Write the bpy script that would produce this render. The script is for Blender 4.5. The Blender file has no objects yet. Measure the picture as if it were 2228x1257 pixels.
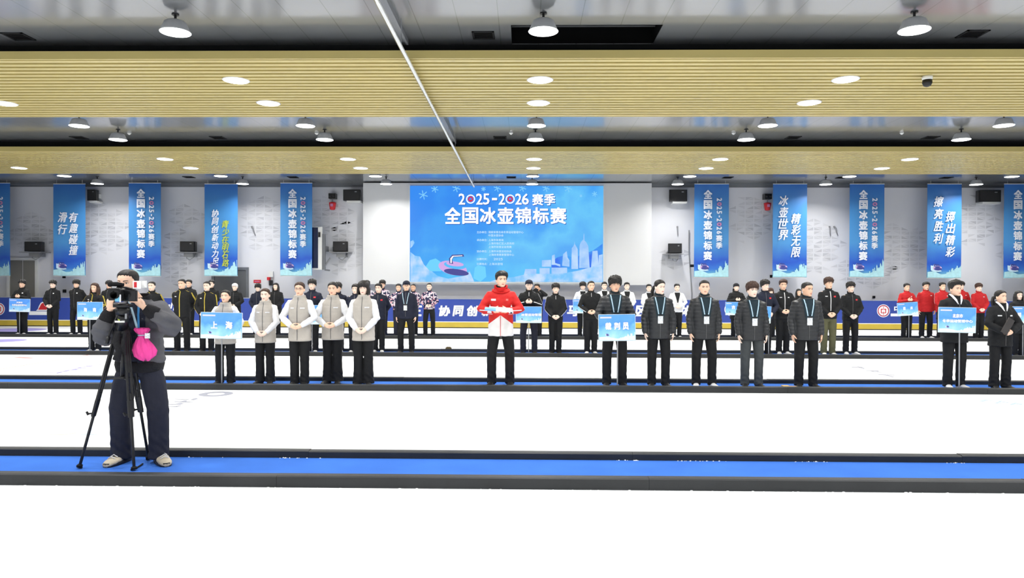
import bpy, bmesh, math, random
import numpy as np
from mathutils import Vector, Matrix, Euler
from mathutils.bvhtree import BVHTree
from math import sin, cos, pi, radians as R
SC = bpy.context.scene
COL = SC.collection
random.seed(4)

# ------------------------------------------------------------------ camera
W, H = 2228, 1257
FPX = 1594.0
CAMZ = 1.65
cd = bpy.data.cameras.new('camera'); cam = bpy.data.objects.new('camera', cd); COL.objects.link(cam)
cd.sensor_width = 36; cd.lens = 36 * FPX / W; cd.clip_end = 200
CM = Matrix.Translation((0, 0, CAMZ)) @ Matrix.Rotation(R(1.0), 4, 'Z') @ Matrix.Rotation(R(90 - .41), 4, 'X') @ Matrix.Rotation(R(.19), 4, 'Z')
cam.matrix_world = CM
SC.camera = cam
SC.view_settings.view_transform = 'Standard'; SC.view_settings.look = 'None'
SC.view_settings.gamma = 1; SC.view_settings.use_curve_mapping = False
SC.view_settings.exposure = 0.0
SC.cycles.use_denoising = True
SC.cycles.max_bounces = 6; SC.cycles.diffuse_bounces = 4; SC.cycles.glossy_bounces = 3
SC.cycles.transmission_bounces = 3; SC.cycles.caustics_reflective = False; SC.cycles.caustics_refractive = False
SC.cycles.sample_clamp_indirect = 4

def at(px, py, Y):
    """point of the world plane y = Y seen at a pixel"""
    d = CM.to_3x3() @ Vector(((px - W / 2) / FPX, -(py - H / 2) / FPX, -1))
    t = Y / d.y
    return Vector((d.x * t, Y, CAMZ + d.z * t))

# ------------------------------------------------------------------ world
wd = bpy.data.worlds.new('world'); SC.world = wd; wd.use_nodes = True
wd.node_tree.nodes['Background'].inputs[0].default_value = (.8, .85, .9, 1)
wd.node_tree.nodes['Background'].inputs[1].default_value = .15
LAMP_W = 68.0

# ------------------------------------------------------------------ helpers
def lin(c):
    return tuple(((x / 255) / 12.92 if x / 255 <= .04045 else ((x / 255 + .055) / 1.055) ** 2.4) for x in c) + (1,)

_mats = {}
def mat(name, rgb, rough=.6, metal=0, spec=.5, emit=None, es=0, bump=0, bscale=20, bstretch=(1, 1, 1), var=0, vscale=6, sheen=0):
    """principled material with a procedural noise for colour variation and relief"""
    if name in _mats: return _mats[name]
    m = bpy.data.materials.new(name); m.use_nodes = True
    nt = m.node_tree; b = nt.nodes['Principled BSDF']
    c = lin(rgb)
    b.inputs['Base Color'].default_value = c
    b.inputs['Roughness'].default_value = rough; b.inputs['Metallic'].default_value = metal
    b.inputs['Specular IOR Level'].default_value = spec
    if sheen: b.inputs['Sheen Weight'].default_value = sheen
    if emit:
        b.inputs['Emission Color'].default_value = lin(emit); b.inputs['Emission Strength'].default_value = es
    if bump or var:
        tc = nt.nodes.new('ShaderNodeTexCoord'); mp = nt.nodes.new('ShaderNodeMapping')
        nt.links.new(tc.outputs['Object'], mp.inputs[0]); mp.inputs['Scale'].default_value = bstretch
    if var:
        n = nt.nodes.new('ShaderNodeTexNoise'); n.inputs['Scale'].default_value = vscale; n.inputs['Detail'].default_value = 3
        nt.links.new(mp.outputs[0], n.inputs['Vector'])
        r = nt.nodes.new('ShaderNodeValToRGB'); nt.links.new(n.outputs['Fac'], r.inputs[0])
        r.color_ramp.elements[0].position = .3; r.color_ramp.elements[1].position = .7
        r.color_ramp.elements[0].color = tuple(x * (1 - var) for x in c[:3]) + (1,)
        r.color_ramp.elements[1].color = tuple(min(1, x * (1 + var)) for x in c[:3]) + (1,)
        nt.links.new(r.outputs[0], b.inputs['Base Color'])
    if bump:
        n2 = nt.nodes.new('ShaderNodeTexNoise'); n2.inputs['Scale'].default_value = bscale; n2.inputs['Detail'].default_value = 3
        nt.links.new(mp.outputs[0], n2.inputs['Vector'])
        bp = nt.nodes.new('ShaderNodeBump'); bp.inputs['Strength'].default_value = bump; bp.inputs['Distance'].default_value = .02
        nt.links.new(n2.outputs['Fac'], bp.inputs['Height']); nt.links.new(bp.outputs[0], b.inputs['Normal'])
    _mats[name] = m
    return m

class NG:
    """small node helper"""
    def __init__(s, m): s.nt = m.node_tree; s.b = s.nt.nodes['Principled BSDF']; s.tc = s.nt.nodes.new('ShaderNodeTexCoord'); s.sp = s.nt.nodes.new('ShaderNodeSeparateXYZ'); s.nt.links.new(s.tc.outputs['Object'], s.sp.inputs[0]); s.X, s.Y, s.Z = s.sp.outputs
    def m(s, op, a, b=None, c=None):
        n = s.nt.nodes.new('ShaderNodeMath'); n.operation = op
        for i, v in enumerate((a, b, c)):
            if v is None: continue
            if isinstance(v, (int, float)): n.inputs[i].default_value = v
            else: s.nt.links.new(v, n.inputs[i])
        return n.outputs[0]
    def mix(s, f, a, b):
        n = s.nt.nodes.new('ShaderNodeMix'); n.data_type = 'RGBA'
        for i, v in ((0, f), (6, a), (7, b)):
            if isinstance(v, (int, float, tuple)): n.inputs[i].default_value = v
            else: s.nt.links.new(v, n.inputs[i])
        return n.outputs[2]
    def ramp(s, f, stops):
        n = s.nt.nodes.new('ShaderNodeValToRGB'); s.nt.links.new(f, n.inputs[0]); e = n.color_ramp.elements
        while len(e) < len(stops): e.new(.5)
        for i, (p, c) in enumerate(stops): e[i].position = p; e[i].color = lin(c)
        return n.outputs[0]
    def noise(s, scale, detail=3):
        n = s.nt.nodes.new('ShaderNodeTexNoise'); n.inputs['Scale'].default_value = scale; n.inputs['Detail'].default_value = detail
        s.nt.links.new(s.tc.outputs['Object'], n.inputs['Vector']); return n.outputs['Fac']
    def out(s, c, sock='Base Color'): s.nt.links.new(c, s.b.inputs[sock])

class MB:
    def __init__(s): s.v = []; s.f = []; s.mi = []
    def add(s, v, f, mi=0):
        o = len(s.v); s.v += [tuple(x) for x in v]; s.f += [tuple(i + o for i in q) for q in f]; s.mi += [mi] * len(f)
    def box(s, x0, x1, y0, y1, z0, z1, mi=0):
        v = [(x, y, z) for x in (x0, x1) for y in (y0, y1) for z in (z0, z1)]
        s.add(v, [(0, 1, 3, 2), (4, 6, 7, 5), (0, 4, 5, 1), (2, 3, 7, 6), (0, 2, 6, 4), (1, 5, 7, 3)], mi)
    def rings(s, rs, mi=0, cap=True):
        n = len(rs[0]); v = [p for r in rs for p in r]; f = []
        for i in range(len(rs) - 1):
            for j in range(n):
                k = (j + 1) % n
                f.append((i * n + j, i * n + k, (i + 1) * n + k, (i + 1) * n + j))
        if cap: f.append(tuple(range(n - 1, -1, -1))); f.append(tuple((len(rs) - 1) * n + j for j in range(n)))
        s.add(v, f, mi)
    def tube(s, pts, rad, n=12, wide=None, mi=0, cap=True):
        """pts: centres; rad: r or (r_wide, r_thin); wide: direction of the wide radius"""
        P = [Vector(p) for p in pts]; u = None; rs = []
        for i, p in enumerate(P):
            t = (P[min(i + 1, len(P) - 1)] - P[max(i - 1, 0)]).normalized()
            if u is None: u = Vector(wide) if wide is not None else (Vector((0, 0, 1)) if abs(t.z) < .9 else Vector((1, 0, 0)))
            u = (u - t * u.dot(t)).normalized(); w = t.cross(u)
            r = rad[i] if isinstance(rad, (list, tuple)) else rad
            ra, rb = r if isinstance(r, (list, tuple)) else (r, r)
            rs.append([tuple(p + u * (ra * cos(a)) + w * (rb * sin(a))) for a in [2 * pi * k / n for k in range(n)]])
        s.rings(rs, mi, cap)
    def lathe(s, prof, n=24, c=(0, 0, 0), mi=0, cap=True):
        s.rings([[(c[0] + r * cos(2 * pi * k / n), c[1] + r * sin(2 * pi * k / n), c[2] + z) for k in range(n)] for r, z in prof], mi, cap)
    def ball(s, c, r, n=12, m=8, rot=None, mi=0):
        rx, ry, rz = r if isinstance(r, (tuple, list)) else (r, r, r); rs = []
        for i in range(m + 1):
            a = -pi / 2 + pi * i / m; a = max(-1.45, min(1.45, a))
            rr = []
            for k in range(n):
                q = Vector((rx * cos(a) * cos(2 * pi * k / n), ry * cos(a) * sin(2 * pi * k / n), rz * sin(a)))
                if rot: q = rot @ q
                rr.append(tuple(Vector(c) + q))
            rs.append(rr)
        s.rings(rs, mi)
    def poly(s, pts2, y, depth, mi=0):
        """outline in x,z extruded along y"""
        n = len(pts2)
        v = [(x, y, z) for x, z in pts2] + [(x, y + depth, z) for x, z in pts2]
        s.add(v, [tuple(range(n)), tuple(range(2 * n - 1, n - 1, -1))] + [(i, (i + 1) % n, n + (i + 1) % n, n + i) for i in range(n)], mi)
    def mesh(s, name, mats, smooth=False):
        me = bpy.data.meshes.new(name); me.from_pydata(s.v, [], s.f)
        for m in (mats if isinstance(mats, (list, tuple)) else [mats]): me.materials.append(m)
        if any(s.mi): me.polygons.foreach_set('material_index', s.mi)
        if smooth: me.polygons.foreach_set('use_smooth', [True] * len(me.polygons))
        bm = bmesh.new(); bm.from_mesh(me); bmesh.ops.recalc_face_normals(bm, faces=bm.faces); bm.to_mesh(me); bm.free()
        return me
    def build(s, name, mats, parent=None, smooth=False):
        return link(name, s.mesh(name, mats, smooth), parent)

def link(name, data, parent=None, loc=None, rot=None):
    o = bpy.data.objects.new(name, data); COL.objects.link(o)
    if parent: o.parent = parent
    if loc is not None: o.location = loc
    if rot is not None: o.rotation_euler = rot
    return o
def tag(o, label, cat, group=None):
    o['label'] = label; o['category'] = cat
    if group: o['group'] = group
    return o
def thing(name, label, cat, loc=(0, 0, 0), rotz=0, group=None):
    o = link(name, None, None, loc, (0, 0, rotz)); o.empty_display_size = .1
    return tag(o, label, cat, group)
def struct(o): o['kind'] = 'structure'; return o

def remesh(mb, voxel, smooth=2, f=.5):
    me = bpy.data.meshes.new('tmp'); me.from_pydata(mb.v, [], mb.f)
    o = bpy.data.objects.new('tmp', me); COL.objects.link(o)
    m = o.modifiers.new('r', 'REMESH'); m.mode = 'VOXEL'; m.voxel_size = voxel
    if smooth:
        q = o.modifiers.new('s', 'SMOOTH'); q.factor = f; q.iterations = smooth
    dg = bpy.context.evaluated_depsgraph_get(); dg.update()
    out = bpy.data.meshes.new_from_object(o.evaluated_get(dg))
    bpy.data.objects.remove(o); bpy.data.meshes.remove(me)
    out.polygons.foreach_set('use_smooth', [True] * len(out.polygons))
    return out
def setmat(me, *ms):
    me.materials.clear()
    for m in ms: me.materials.append(m)
    return me

_glyph = {}
def text_mesh(s, bold=.02, shear=0, key=None):
    k = (s, bold, shear)
    if k in _glyph: return _glyph[k]
    c = bpy.data.curves.new('t', 'FONT'); c.body = s; c.offset = bold; c.shear = shear; c.resolution_u = 2; c.extrude = .004
    o = bpy.data.objects.new('t', c); COL.objects.link(o)
    dg = bpy.context.evaluated_depsgraph_get(); dg.update()
    me = bpy.data.meshes.new_from_object(o.evaluated_get(dg)); bpy.data.objects.remove(o)
    v = np.array([x.co[:] for x in me.vertices]); lo, hi = v.min(0), v.max(0)
    r = (v - (lo + hi) / 2, [tuple(p.vertices) for p in me.polygons], hi - lo)
    _glyph[k] = r
    return r
def put_text(mb, s, cx, cz, y, h=None, w=None, bold=.02, shear=0, rot=0, mi=0, th=.004):
    """adds lettering facing -Y, centred at (cx, cz); h, w: full size of its box"""
    if bold:
        k = bold * (h or .3) * .55
        for q_, (dx, dz) in enumerate(((-k, -k), (k, -k), (k, k), (-k, k))):
            put_text(mb, s, cx + dx, cz + dz, y - .0012 * q_, (h - 2 * k) if h else None, (w - 2 * k) if w else None, 0, shear, rot, mi, th)
        return
    v, f, d = text_mesh(s, 0, shear)
    sx = (w / d[0]) if w else h / d[1]; sz = (h / d[1]) if h else sx
    vv = []
    for x, yy, z in v:
        X, Z = x * sx, yy * sz
        if rot: X, Z = X * cos(rot) - Z * sin(rot), X * sin(rot) + Z * cos(rot)
        vv.append((cx + X, y - z / .008 * th - th / 2, cz + Z))
    mb.add(vv, f, mi)

# ------------------------------------------------------------------ materials of the place
ICE = mat('ice', (240, 242, 242), rough=.45, spec=.35, var=.01, vscale=.6)
CARPET = mat('blue_carpet', (58, 106, 190), rough=.95, spec=.1, bump=.3, bscale=300, var=.08, vscale=2)
RUBBER = mat('black_rubber', (36, 38, 40), rough=.55, spec=.4, var=.15, vscale=3, bump=.1, bscale=30)
WALL = mat('wall_white', (222, 223, 228), rough=.6, spec=.3, var=.02, vscale=1)
PANELW = mat('panel_white', (218, 219, 220), rough=.5, spec=.3, var=.01, vscale=1)
BLACK = mat('black_plastic', (22, 22, 24), rough=.4, spec=.4, bump=.05, bscale=60)
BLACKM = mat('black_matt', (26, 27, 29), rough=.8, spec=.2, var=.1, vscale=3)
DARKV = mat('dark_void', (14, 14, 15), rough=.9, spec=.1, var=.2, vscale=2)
GREYM = mat('grey_metal', (150, 152, 155), rough=.4, metal=.6, var=.05, vscale=8)
WHITEM = mat('white_metal', (225, 226, 224), rough=.4, spec=.5, var=.03, vscale=5)
SHADE = mat('lamp_shade_grey', (196, 197, 198), rough=.35, spec=.5, var=.03, vscale=8)
LIT = mat('lamp_diffuser', (255, 255, 255), rough=.5, emit=(255, 255, 255), es=6, bump=.02)
WOOD = mat('pale_wood', (188, 172, 108), rough=.36, spec=.5, var=.05, vscale=1.2, bstretch=(.5, 2, 2), bump=.03, bscale=20)
WOODD = mat('wood_backing', (104, 84, 44), rough=.6, spec=.3, var=.15, vscale=3, bstretch=(.5, 6, 6))
BLUEB = mat('board_blue', (46, 70, 156), rough=.4, spec=.5, var=.06, vscale=.8)
YELB = mat('board_yellow', (196, 172, 62), rough=.4, spec=.5, var=.08, vscale=2)
WHITE = mat('print_white', (245, 246, 250), rough=.5, spec=.3, var=.01)
LOGORED = mat('logo_red', (200, 44, 52), rough=.5, spec=.3, var=.03)
DOORG = mat('door_grey', (128, 126, 120), rough=.5, spec=.4, var=.04, vscale=2)
DOORD = mat('door_dark_grey', (96, 98, 100), rough=.5, spec=.4, var=.04, vscale=2)
TRIMG = mat('trim_grey', (110, 113, 118), rough=.4, spec=.5, var=.04)

# ceiling: grey panels with seams running away from the viewer
CEIL = mat('ceiling_panels', (150, 152, 155), rough=.3, spec=.8)
g = NG(CEIL)
def seam(width, period, src=None, off=0):
    fr = g.m('FRACT', g.m('DIVIDE', g.m('ADD', src or g.X, 100.0 + off), period))
    return g.m('LESS_THAN', fr, width / period)
far = g.m('GREATER_THAN', g.Y, 21.0)
sm = g.m('ADD', g.m('MULTIPLY', seam(.012, .6), g.m('SUBTRACT', 1.0, far)), g.m('MULTIPLY', seam(.03, 1.28), far))
colr = g.mix(sm, g.ramp(g.noise(.5), [(.3, (98, 100, 103)), (.7, (107, 109, 112))]), lin((60, 61, 63)))
g.out(colr)
g.b.inputs['Coat Weight'].default_value = 1.0; g.b.inputs['Coat Roughness'].default_value = .12

# ------------------------------------------------------------------ shell
XL, XR, YB, YW, ZC = -26, 26, -5, 28.0, 5.48
m = MB(); m.box(XL, XR, YB, YW + .2, -.3, 0); floor = struct(m.build('floor', ICE))
hx0, hx1, hy0, hy1 = -.22, 2.03, 10.88, 11.75
m = MB()
for a, b, c, d in ((XL, XR, YB, hy0), (XL, hx0, hy0, hy1), (hx1, XR, hy0, hy1), (XL, XR, hy1, YW + .2)):
    m.box(a, b, c, d, ZC, ZC + .012)
ceiling = struct(m.build('ceiling', CEIL))
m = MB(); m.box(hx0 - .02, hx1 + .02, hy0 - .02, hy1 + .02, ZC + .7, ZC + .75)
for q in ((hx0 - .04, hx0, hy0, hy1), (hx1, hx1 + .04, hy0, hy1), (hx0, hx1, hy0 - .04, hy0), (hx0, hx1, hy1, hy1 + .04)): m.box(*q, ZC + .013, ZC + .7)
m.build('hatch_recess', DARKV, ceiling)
m = MB()
for yy, zz, r in ((11.1, .28, .03), (11.35, .36, .045), (11.55, .22, .02)): m.tube([(hx0, yy, ZC + zz), (hx1, yy, ZC + zz)], r, 10)
for xx in (.4, 1.1, 1.7): m.tube([(xx, hy0, ZC + .4), (xx, hy1, ZC + .4)], .02, 8)
m.build('hatch_pipes', mat('pipe_grey', (70, 72, 74), rough=.5, metal=.5, var=.1), ceiling)
m = MB(); m.box(XL, XR, YW, YW + .2, 0, ZC); wall_back = struct(m.build('wall_back', WALL))
m = MB(); m.box(XL - .2, XL, YB, YW, 0, ZC); struct(m.build('wall_left', WALL))
m = MB(); m.box(XR, XR + .2, YB, YW, 0, ZC); struct(m.build('wall_right', WALL))
m = MB(); m.box(XL, XR, YB - .2, YB, 0, ZC); struct(m.build('wall_front', WALL))
m = MB(); m.box(XL, XR, YW - .12, YW, 5.40, ZC); m.box(XL, XR, YW - .03, YW, 5.33, 5.40); struct(m.build('trim_1', TRIMG))

# wood bulkheads with slatted soffits, black trim band above
n_tr = 2
for Y0, Y1 in ((11.4, 15.4), (19.4, 23.4)):
    m = MB(); m.box(XL, XR, Y0, Y0 + .04, 5.15, 5.275); m.box(XL, XR, Y1 - .04, Y1, 5.15, 5.275)
    k = 20; p = (Y1 - Y0 - .08) / k
    for i in range(k):
        y = Y0 + .04 + p * i
        m.box(XL, XR, y + .045, y + p - .04, 5.15, 5.20)
    s = struct(m.build('trim_%d' % n_tr, WOOD)); n_tr += 1
    m = MB(); m.box(XL, XR, Y0 + .04, Y1 - .04, 5.20, 5.26); m.build('slat_backing', WOODD, s)
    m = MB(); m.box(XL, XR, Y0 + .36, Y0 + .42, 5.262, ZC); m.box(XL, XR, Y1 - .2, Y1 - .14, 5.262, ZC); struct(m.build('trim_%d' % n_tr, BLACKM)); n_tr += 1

# screen panel (white projecting panel behind the screen)
YP = 27.62
a = at(790, 402, YP); b = at(1417, 620, YP)
SBZ = b.z
m = MB(); m.box(a.x, b.x, YP, YW, b.z, 5.44); struct(m.build('wall_screen_panel', PANELW))
# ------------------------------------------------------------------ mosaic pattern on the back wall
m = MB()
def cluster(px, py, rx, ry, seed):
    rnd = random.Random(seed); c = at(px, py, YW); k = YW / FPX; s = .33; hgt = s * .5
    RX, RY = rx * k, ry * k
    for i in range(-16, 17):
        for j in range(-14, 15):
            # a lattice of wide, low diamonds, each split in four triangles
            x0 = c.x + i * s; z0 = c.z + j * hgt * 1.0
            if (i + j) % 2: continue
            q = (i * s / RX) ** 2 + (j * hgt / RY) ** 2
            q += .35 * sin(i * 1.9 + seed) * cos(j * 1.3 + seed)
            if q > 1: continue
            for sx in (-1, 1):
                for sz in (-1, 1):
                    if rnd.random() < .12 + .3 * max(0, q - .4): continue
                    e = .02; p = [(x0 + sx * e, z0 + sz * e), (x0 + sx * (s - 2.2 * e), z0 + sz * e), (x0 + sx * e, z0 + sz * (hgt - 1.4 * e))]
                    if sx * sz < 0: p = p[::-1]
                    if p[0][1] > 5.3: continue
                    m.add([(x, YW - .004, z) for x, z in p], [(0, 1, 2)], rnd.choice((0, 0, 1, 1, 2)))
for i, q in enumerate(((68, 505, 44, 45), (215, 500, 62, 62), (390, 560, 42, 62), (400, 470, 34, 20), (575, 490, 48, 56), (700, 470, 60, 42), (755, 545, 32, 55), (645, 470, 30, 30), (1640, 475, 44, 48), (1468, 560, 26, 30),
                       (1770, 540, 52, 62), (1960, 540, 62, 52), (1880, 592, 60, 34), (2125, 480, 44, 52), (2200, 545, 20, 60))): cluster(*q, i + 1)
m.build('mosaic_pattern', [mat('mosaic_grey_a', (204, 205, 210), rough=.5, var=.02), mat('mosaic_grey_b', (212, 213, 218), rough=.5, var=.02), mat('mosaic_grey_c', (190, 191, 197), rough=.5, var=.02)], wall_back)

# doors
def door(n, px0, px1, py0, leafs, mt, fr):
    A = at(px0, py0, YW); B = at(px1, py0, YW)
    m = MB(); z = A.z; f = .1
    m.box(A.x - f, A.x, YW - .06, YW, 0, z + f); m.box(B.x, B.x + f, YW - .06, YW, 0, z + f); m.box(A.x, B.x, YW - .06, YW, z, z + f)
    d = struct(m.build('door_%d' % n, fr))
    w = (B.x - A.x) / leafs
    for i in range(leafs):
        m = MB(); m.box(A.x + w * i + .02, A.x + w * (i + 1) - .02, YW - .03, YW, 0, z - .01); m.build('door_leaf', mt, d)
        m = MB(); x = A.x + w * i + (w - .1 if i == 0 else .1); m.tube([(x, YW - .03, 1.05), (x, YW - .08, 1.05), (x, YW - .08, 1.2), (x, YW - .03, 1.2)], .01, 8); m.build('door_handle', GREYM, d)
door(1, 22, 78, 566, 2, DOORG, WHITEM)
door(2, 467, 536, 587, 1, DOORD, TRIMG)

# ------------------------------------------------------------------ lanes: carpets and dividers
ordn = ['first', 'second', 'third', 'fourth']
STRIPS = [5.87, 11.19, 16.47, 21.77]
CZ = .03
who = ['under the cameraman', 'under the front line of people', 'under the middle line of people', 'under the back line of people']
for i, y in enumerate(STRIPS):
    m = MB(); m.box(XL, XR, y + .105, y + .875, 0, CZ)
    tag(m.build('aisle_carpet', CARPET), 'bright blue carpet walkway between black dividers, ' + who[i], 'carpet', 'blue aisle carpets')
    for j, (yy, lab) in enumerate(((y, 'on its camera side'), (y + .88, 'on its wall side'))):
        m = MB(); rnd = random.Random(i * 2 + j)
        # foam kerb: rounded top, built of abutting lengths
        x = XL
        while x < XR:
            L = 3.0; x1 = min(XR, x + L); dz = rnd.uniform(-.003, .003)
            prof = [(yy, 0), (yy - .0, .085 + dz), (yy + .012, .094 + dz), (yy + .088, .094 + dz), (yy + .10, .085 + dz), (yy + .10, 0)]
            m.rings([[(xx, p, q) for p, q in prof] for xx in (x + .001, x1 - .001)])
            x = x1
        tag(m.build('lane_divider', RUBBER), 'black foam divider of the carpet %s, %s' % (who[i], lab), 'divider', 'black lane dividers')
# ice shavings lying along the nearest divider's foot
rnd = random.Random(3); m = MB()
for i in range(260):
    x = rnd.uniform(-5, 5); y = 5.84 + rnd.uniform(-.03, .025); r = rnd.uniform(.002, .009)
    m.ball((x, y, r * .3), (r * 2, r, r * .6), 6, 4)
so = m.build('frost_crumbs', ICE, None, True); so['kind'] = 'stuff'; tag(so, 'white ice shavings along the foot of the closest black divider', 'ice shavings'); m = MB()
for i in range(60):
    x = rnd.choice((-3.1, -2.2, .9, 1.6, 2.6, 3.9)) + rnd.gauss(0, .12); y = 6.735 + rnd.uniform(-.01, .005); r = rnd.uniform(.002, .006)
    m.ball((x, y, CZ + r * .3), (r * 1.6, r, r), 6, 4)
so = m.build('frost_crumbs', ICE, None, True); so['kind'] = 'stuff'; tag(so, 'small heaps of ice shavings on the carpet behind the cameraman', 'ice shavings')

# markings frozen in the ice
def flat(pts, mt, name='marking'):
    m = MB(); n = len(pts); m.add([(x, y, .002) for x, y in pts], [tuple(range(n))]); return m.build(name, mt, floor)
def g2(px, py):
    d = CM.to_3x3() @ Vector(((px - W / 2) / FPX, -(py - H / 2) / FPX, -1)); t = -CAMZ / d.z
    return (d.x * t, d.y * t)
MKP = mat('ice_print_violet', (150, 142, 200), rough=.5, var=.03); MKR = mat('ice_print_red', (206, 130, 124), rough=.5, var=.03)
MKG = mat('ice_print_grey', (146, 148, 160), rough=.5, var=.06); MKY = mat('ice_print_green', (206, 218, 182), rough=.5, var=.03); MKB = mat('ice_print_blue', (176, 192, 214), rough=.5, var=.04)
def disc(px, py, r0, r1, mt):
    cx, cy = g2(px, py); m = MB(); n = 48
    v = [(cx + r * cos(2 * pi * k / n), cy + r * sin(2 * pi * k / n), .002) for r in (r1, max(r0, .01)) for k in range(n)]
    m.add(v, [(k, (k + 1) % n, n + (k + 1) % n, n + k) for k in range(n)]); m.build('marking', mt, floor)
disc(2, 741, 0, .62, MKP); disc(20, 718, 0, 1.1, MKP)
def line(p, q, w, mt):
    a = Vector(g2(*p)); b = Vector(g2(*q)); d = (b - a).normalized(); n = Vector((-d.y, d.x)) * w
    flat([tuple(a + n), tuple(b + n), tuple(b - n), tuple(a - n)], mt)
line((0, 803), (205, 770), .02, MKR); line((205, 752), (240, 752), .05, MKR); line((35, 777), (70, 779), .08, MKR)
def strokes(p0, p1, hgt, n, mt, seed=1):
    """a row of faint blocky marks frozen in the ice"""
    a = Vector(g2(*p0)); b = Vector(g2(*p1)); u = (b - a); L = u.length; u.normalize(); v = Vector((-u.y, u.x)); rnd = random.Random(seed); m = MB(); c = L / n
    for i in range(n):
        for k in range(5):
            x0 = i * c + rnd.uniform(0, .25) * c; y0 = rnd.uniform(0, .7) * hgt; w, h = ((.6 * c, .12 * hgt) if k % 2 else (.14 * c, .55 * hgt))
            q = [a + u * x + v * y for x, y in ((x0, y0), (x0 + w, y0), (x0 + w, min(hgt, y0 + h)), (x0, min(hgt, y0 + h)))]
            m.add([(t.x, t.y, .002 + .0003 * k) for t in q], [(0, 1, 2, 3)])
    m.build('marking', mt, floor)
strokes((362, 892), (452, 866), .42, 5, MKG); disc(470, 857, .12, .24, MKG)
strokes((128, 812), (240, 792), .3, 6, MKP, 2); strokes((1845, 797), (1935, 822), .3, 3, MKG, 3); strokes((2125, 873), (2222, 884), .36, 3, MKB, 4)
disc(140, 940, .0, .16, MKY); 
for px in (188, 205): flat([g2(px - 12, 946), g2(px + 8, 946), g2(px - 2, 926)], MKB)
line((430, 738), (500, 734), .03, MKG); line((1845, 752), (1900, 757), .05, MKG); line((1640, 770), (1700, 776), .04, MKG); line((2060, 738), (2110, 740), .05, MKG)

# ------------------------------------------------------------------ rink board along the back wall
YBD = 27.1
bd = thing('rink_board', 'long blue rink board with white lettering and yellow kick strip along the back wall', 'rink board', (0, YBD, 0))
m = MB(); m.box(XL, XR, 0, .12, .24, 1.07); m.build('panel', BLUEB, bd)
m = MB(); m.box(XL, XR, -.01, .13, .03, .22); m.build('kick_strip', YELB, bd)
m = MB(); m.box(XL, XR, -.005, .12, .22, .245); m.build('stripe', WHITE, bd)
m = MB(); m.box(XL, XR, -.015, .13, 0, .03); m.build('foot_strip', BLACK, bd)
m = MB(); m.box(XL, XR, -.01, .13, 1.07, 1.095); m.build('top_cap', mat('cap_grey', (150, 156, 170), rough=.4, var=.05), bd)
m = MB()
for s, px in (('三', 906), ('协', 967), ('同', 997), ('创', 1028), ('新', 1060), ('马', 1246), ('区', 1394), ('体', 1492)):
    q = at(px, 676, YBD); m = MB(); put_text(m, s, q.x, q.z, -.004, h=.40, w=.42, bold=.08, shear=.15); m.build('lettering', WHITE, bd)
k = YBD / FPX
def emblem(px, py, r):
    q = at(px, py, YBD); m = MB(); x, z = q.x, q.z; n = 32
    def ring(r0, r1, mi, y=-.006):
        v = [(x + rr * cos(2 * pi * i / n), yy, z + rr * sin(2 * pi * i / n)) for yy in (y, .0) for rr in (r1, r0) for i in range(n)]
        f = [(i, (i + 1) % n, n + (i + 1) % n, n + i) for i in range(n)]; f += [(i, (i + 1) % n, 2 * n + (i + 1) % n, 2 * n + i) for i in range(n)]
        m.add(v, f, mi)
    ring(r * .9, r, 0); ring(r * .76, r * .86, 1); ring(.001, r * .74, 0)
    for u in (-1, 1):
        m.box(x - .03 * r, x + .03 * r, -.012, 0, z + (.1 if u > 0 else -.7) * r, z + (.7 if u > 0 else -.1) * r, 1)
        m.box(x + u * .34 * r - .06 * r, x + u * .34 * r + .06 * r, -.012, 0, z - .3 * r, z + .25 * r, 1)
    m.box(x - .4 * r, x - .1 * r, -.012, 0, z + .2 * r, z + .32 * r, 1); m.box(x + .1 * r, x + .4 * r, -.012, 0, z + .2 * r, z + .32 * r, 1); m.box(x - .4 * r, x + .4 * r, -.012, 0, z - .36 * r, z - .26 * r, 1)
    m.build('logo', [WHITE, LOGORED], bd)
emblem(1922, 676, .235); emblem(1590, 673, .235); emblem(-3, 672, .235)
m = MB()
q = at(1953, 672, YBD); put_text(m, '中', q.x, q.z, -.004, h=.28, w=.26, bold=.05); m.build('lettering', WHITE, bd)
q = at(1975, 685, YBD); m = MB(); m.box(q.x - .62, q.x + .6, -.005, 0, q.z - .05, q.z + .05); m.build('caption', WHITE, bd)
q = at(92, 681, YBD); m = MB(); m.box(q.x - .5, q.x + .45, -.005, 0, q.z - .07, q.z + .07); m.build('caption', WHITE, bd); m = MB(); q = at(372, 682, YBD); m.box(q.x - .3, q.x + .3, -.005, 0, q.z - .05, q.z + .04)
for i in range(3):
    q = at(366 + i * 6, 668 - (i % 2) * 4, YBD); m.tube([(q.x, -.004, q.z - .12), (q.x + .05, -.004, q.z + .1)], .03, 6)
m.build('lettering', WHITE, bd)
q = at(90, 670, YBD); m = MB()
m.poly([(q.x - .2, q.z - .1), (q.x + .28, q.z - .1), (q.x + .3, q.z + .02), (q.x + .18, q.z + .12), (q.x + .12, q.z + .26), (q.x - .02, q.z + .2), (q.x - .1, q.z + .06), (q.x - .13, q.z - .04)], -.004, .004)
m.build('logo', WHITE, bd)
m = MB(); m.poly([(q.x - .12, q.z - .06), (q.x + .2, q.z - .06), (q.x + .22, q.z + .02), (q.x + .12, q.z + .1), (q.x + .08, q.z + .2), (q.x, q.z + .16), (q.x - .06, q.z + .04)], -.008, .004); m.build('logo', LOGORED, bd)

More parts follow.
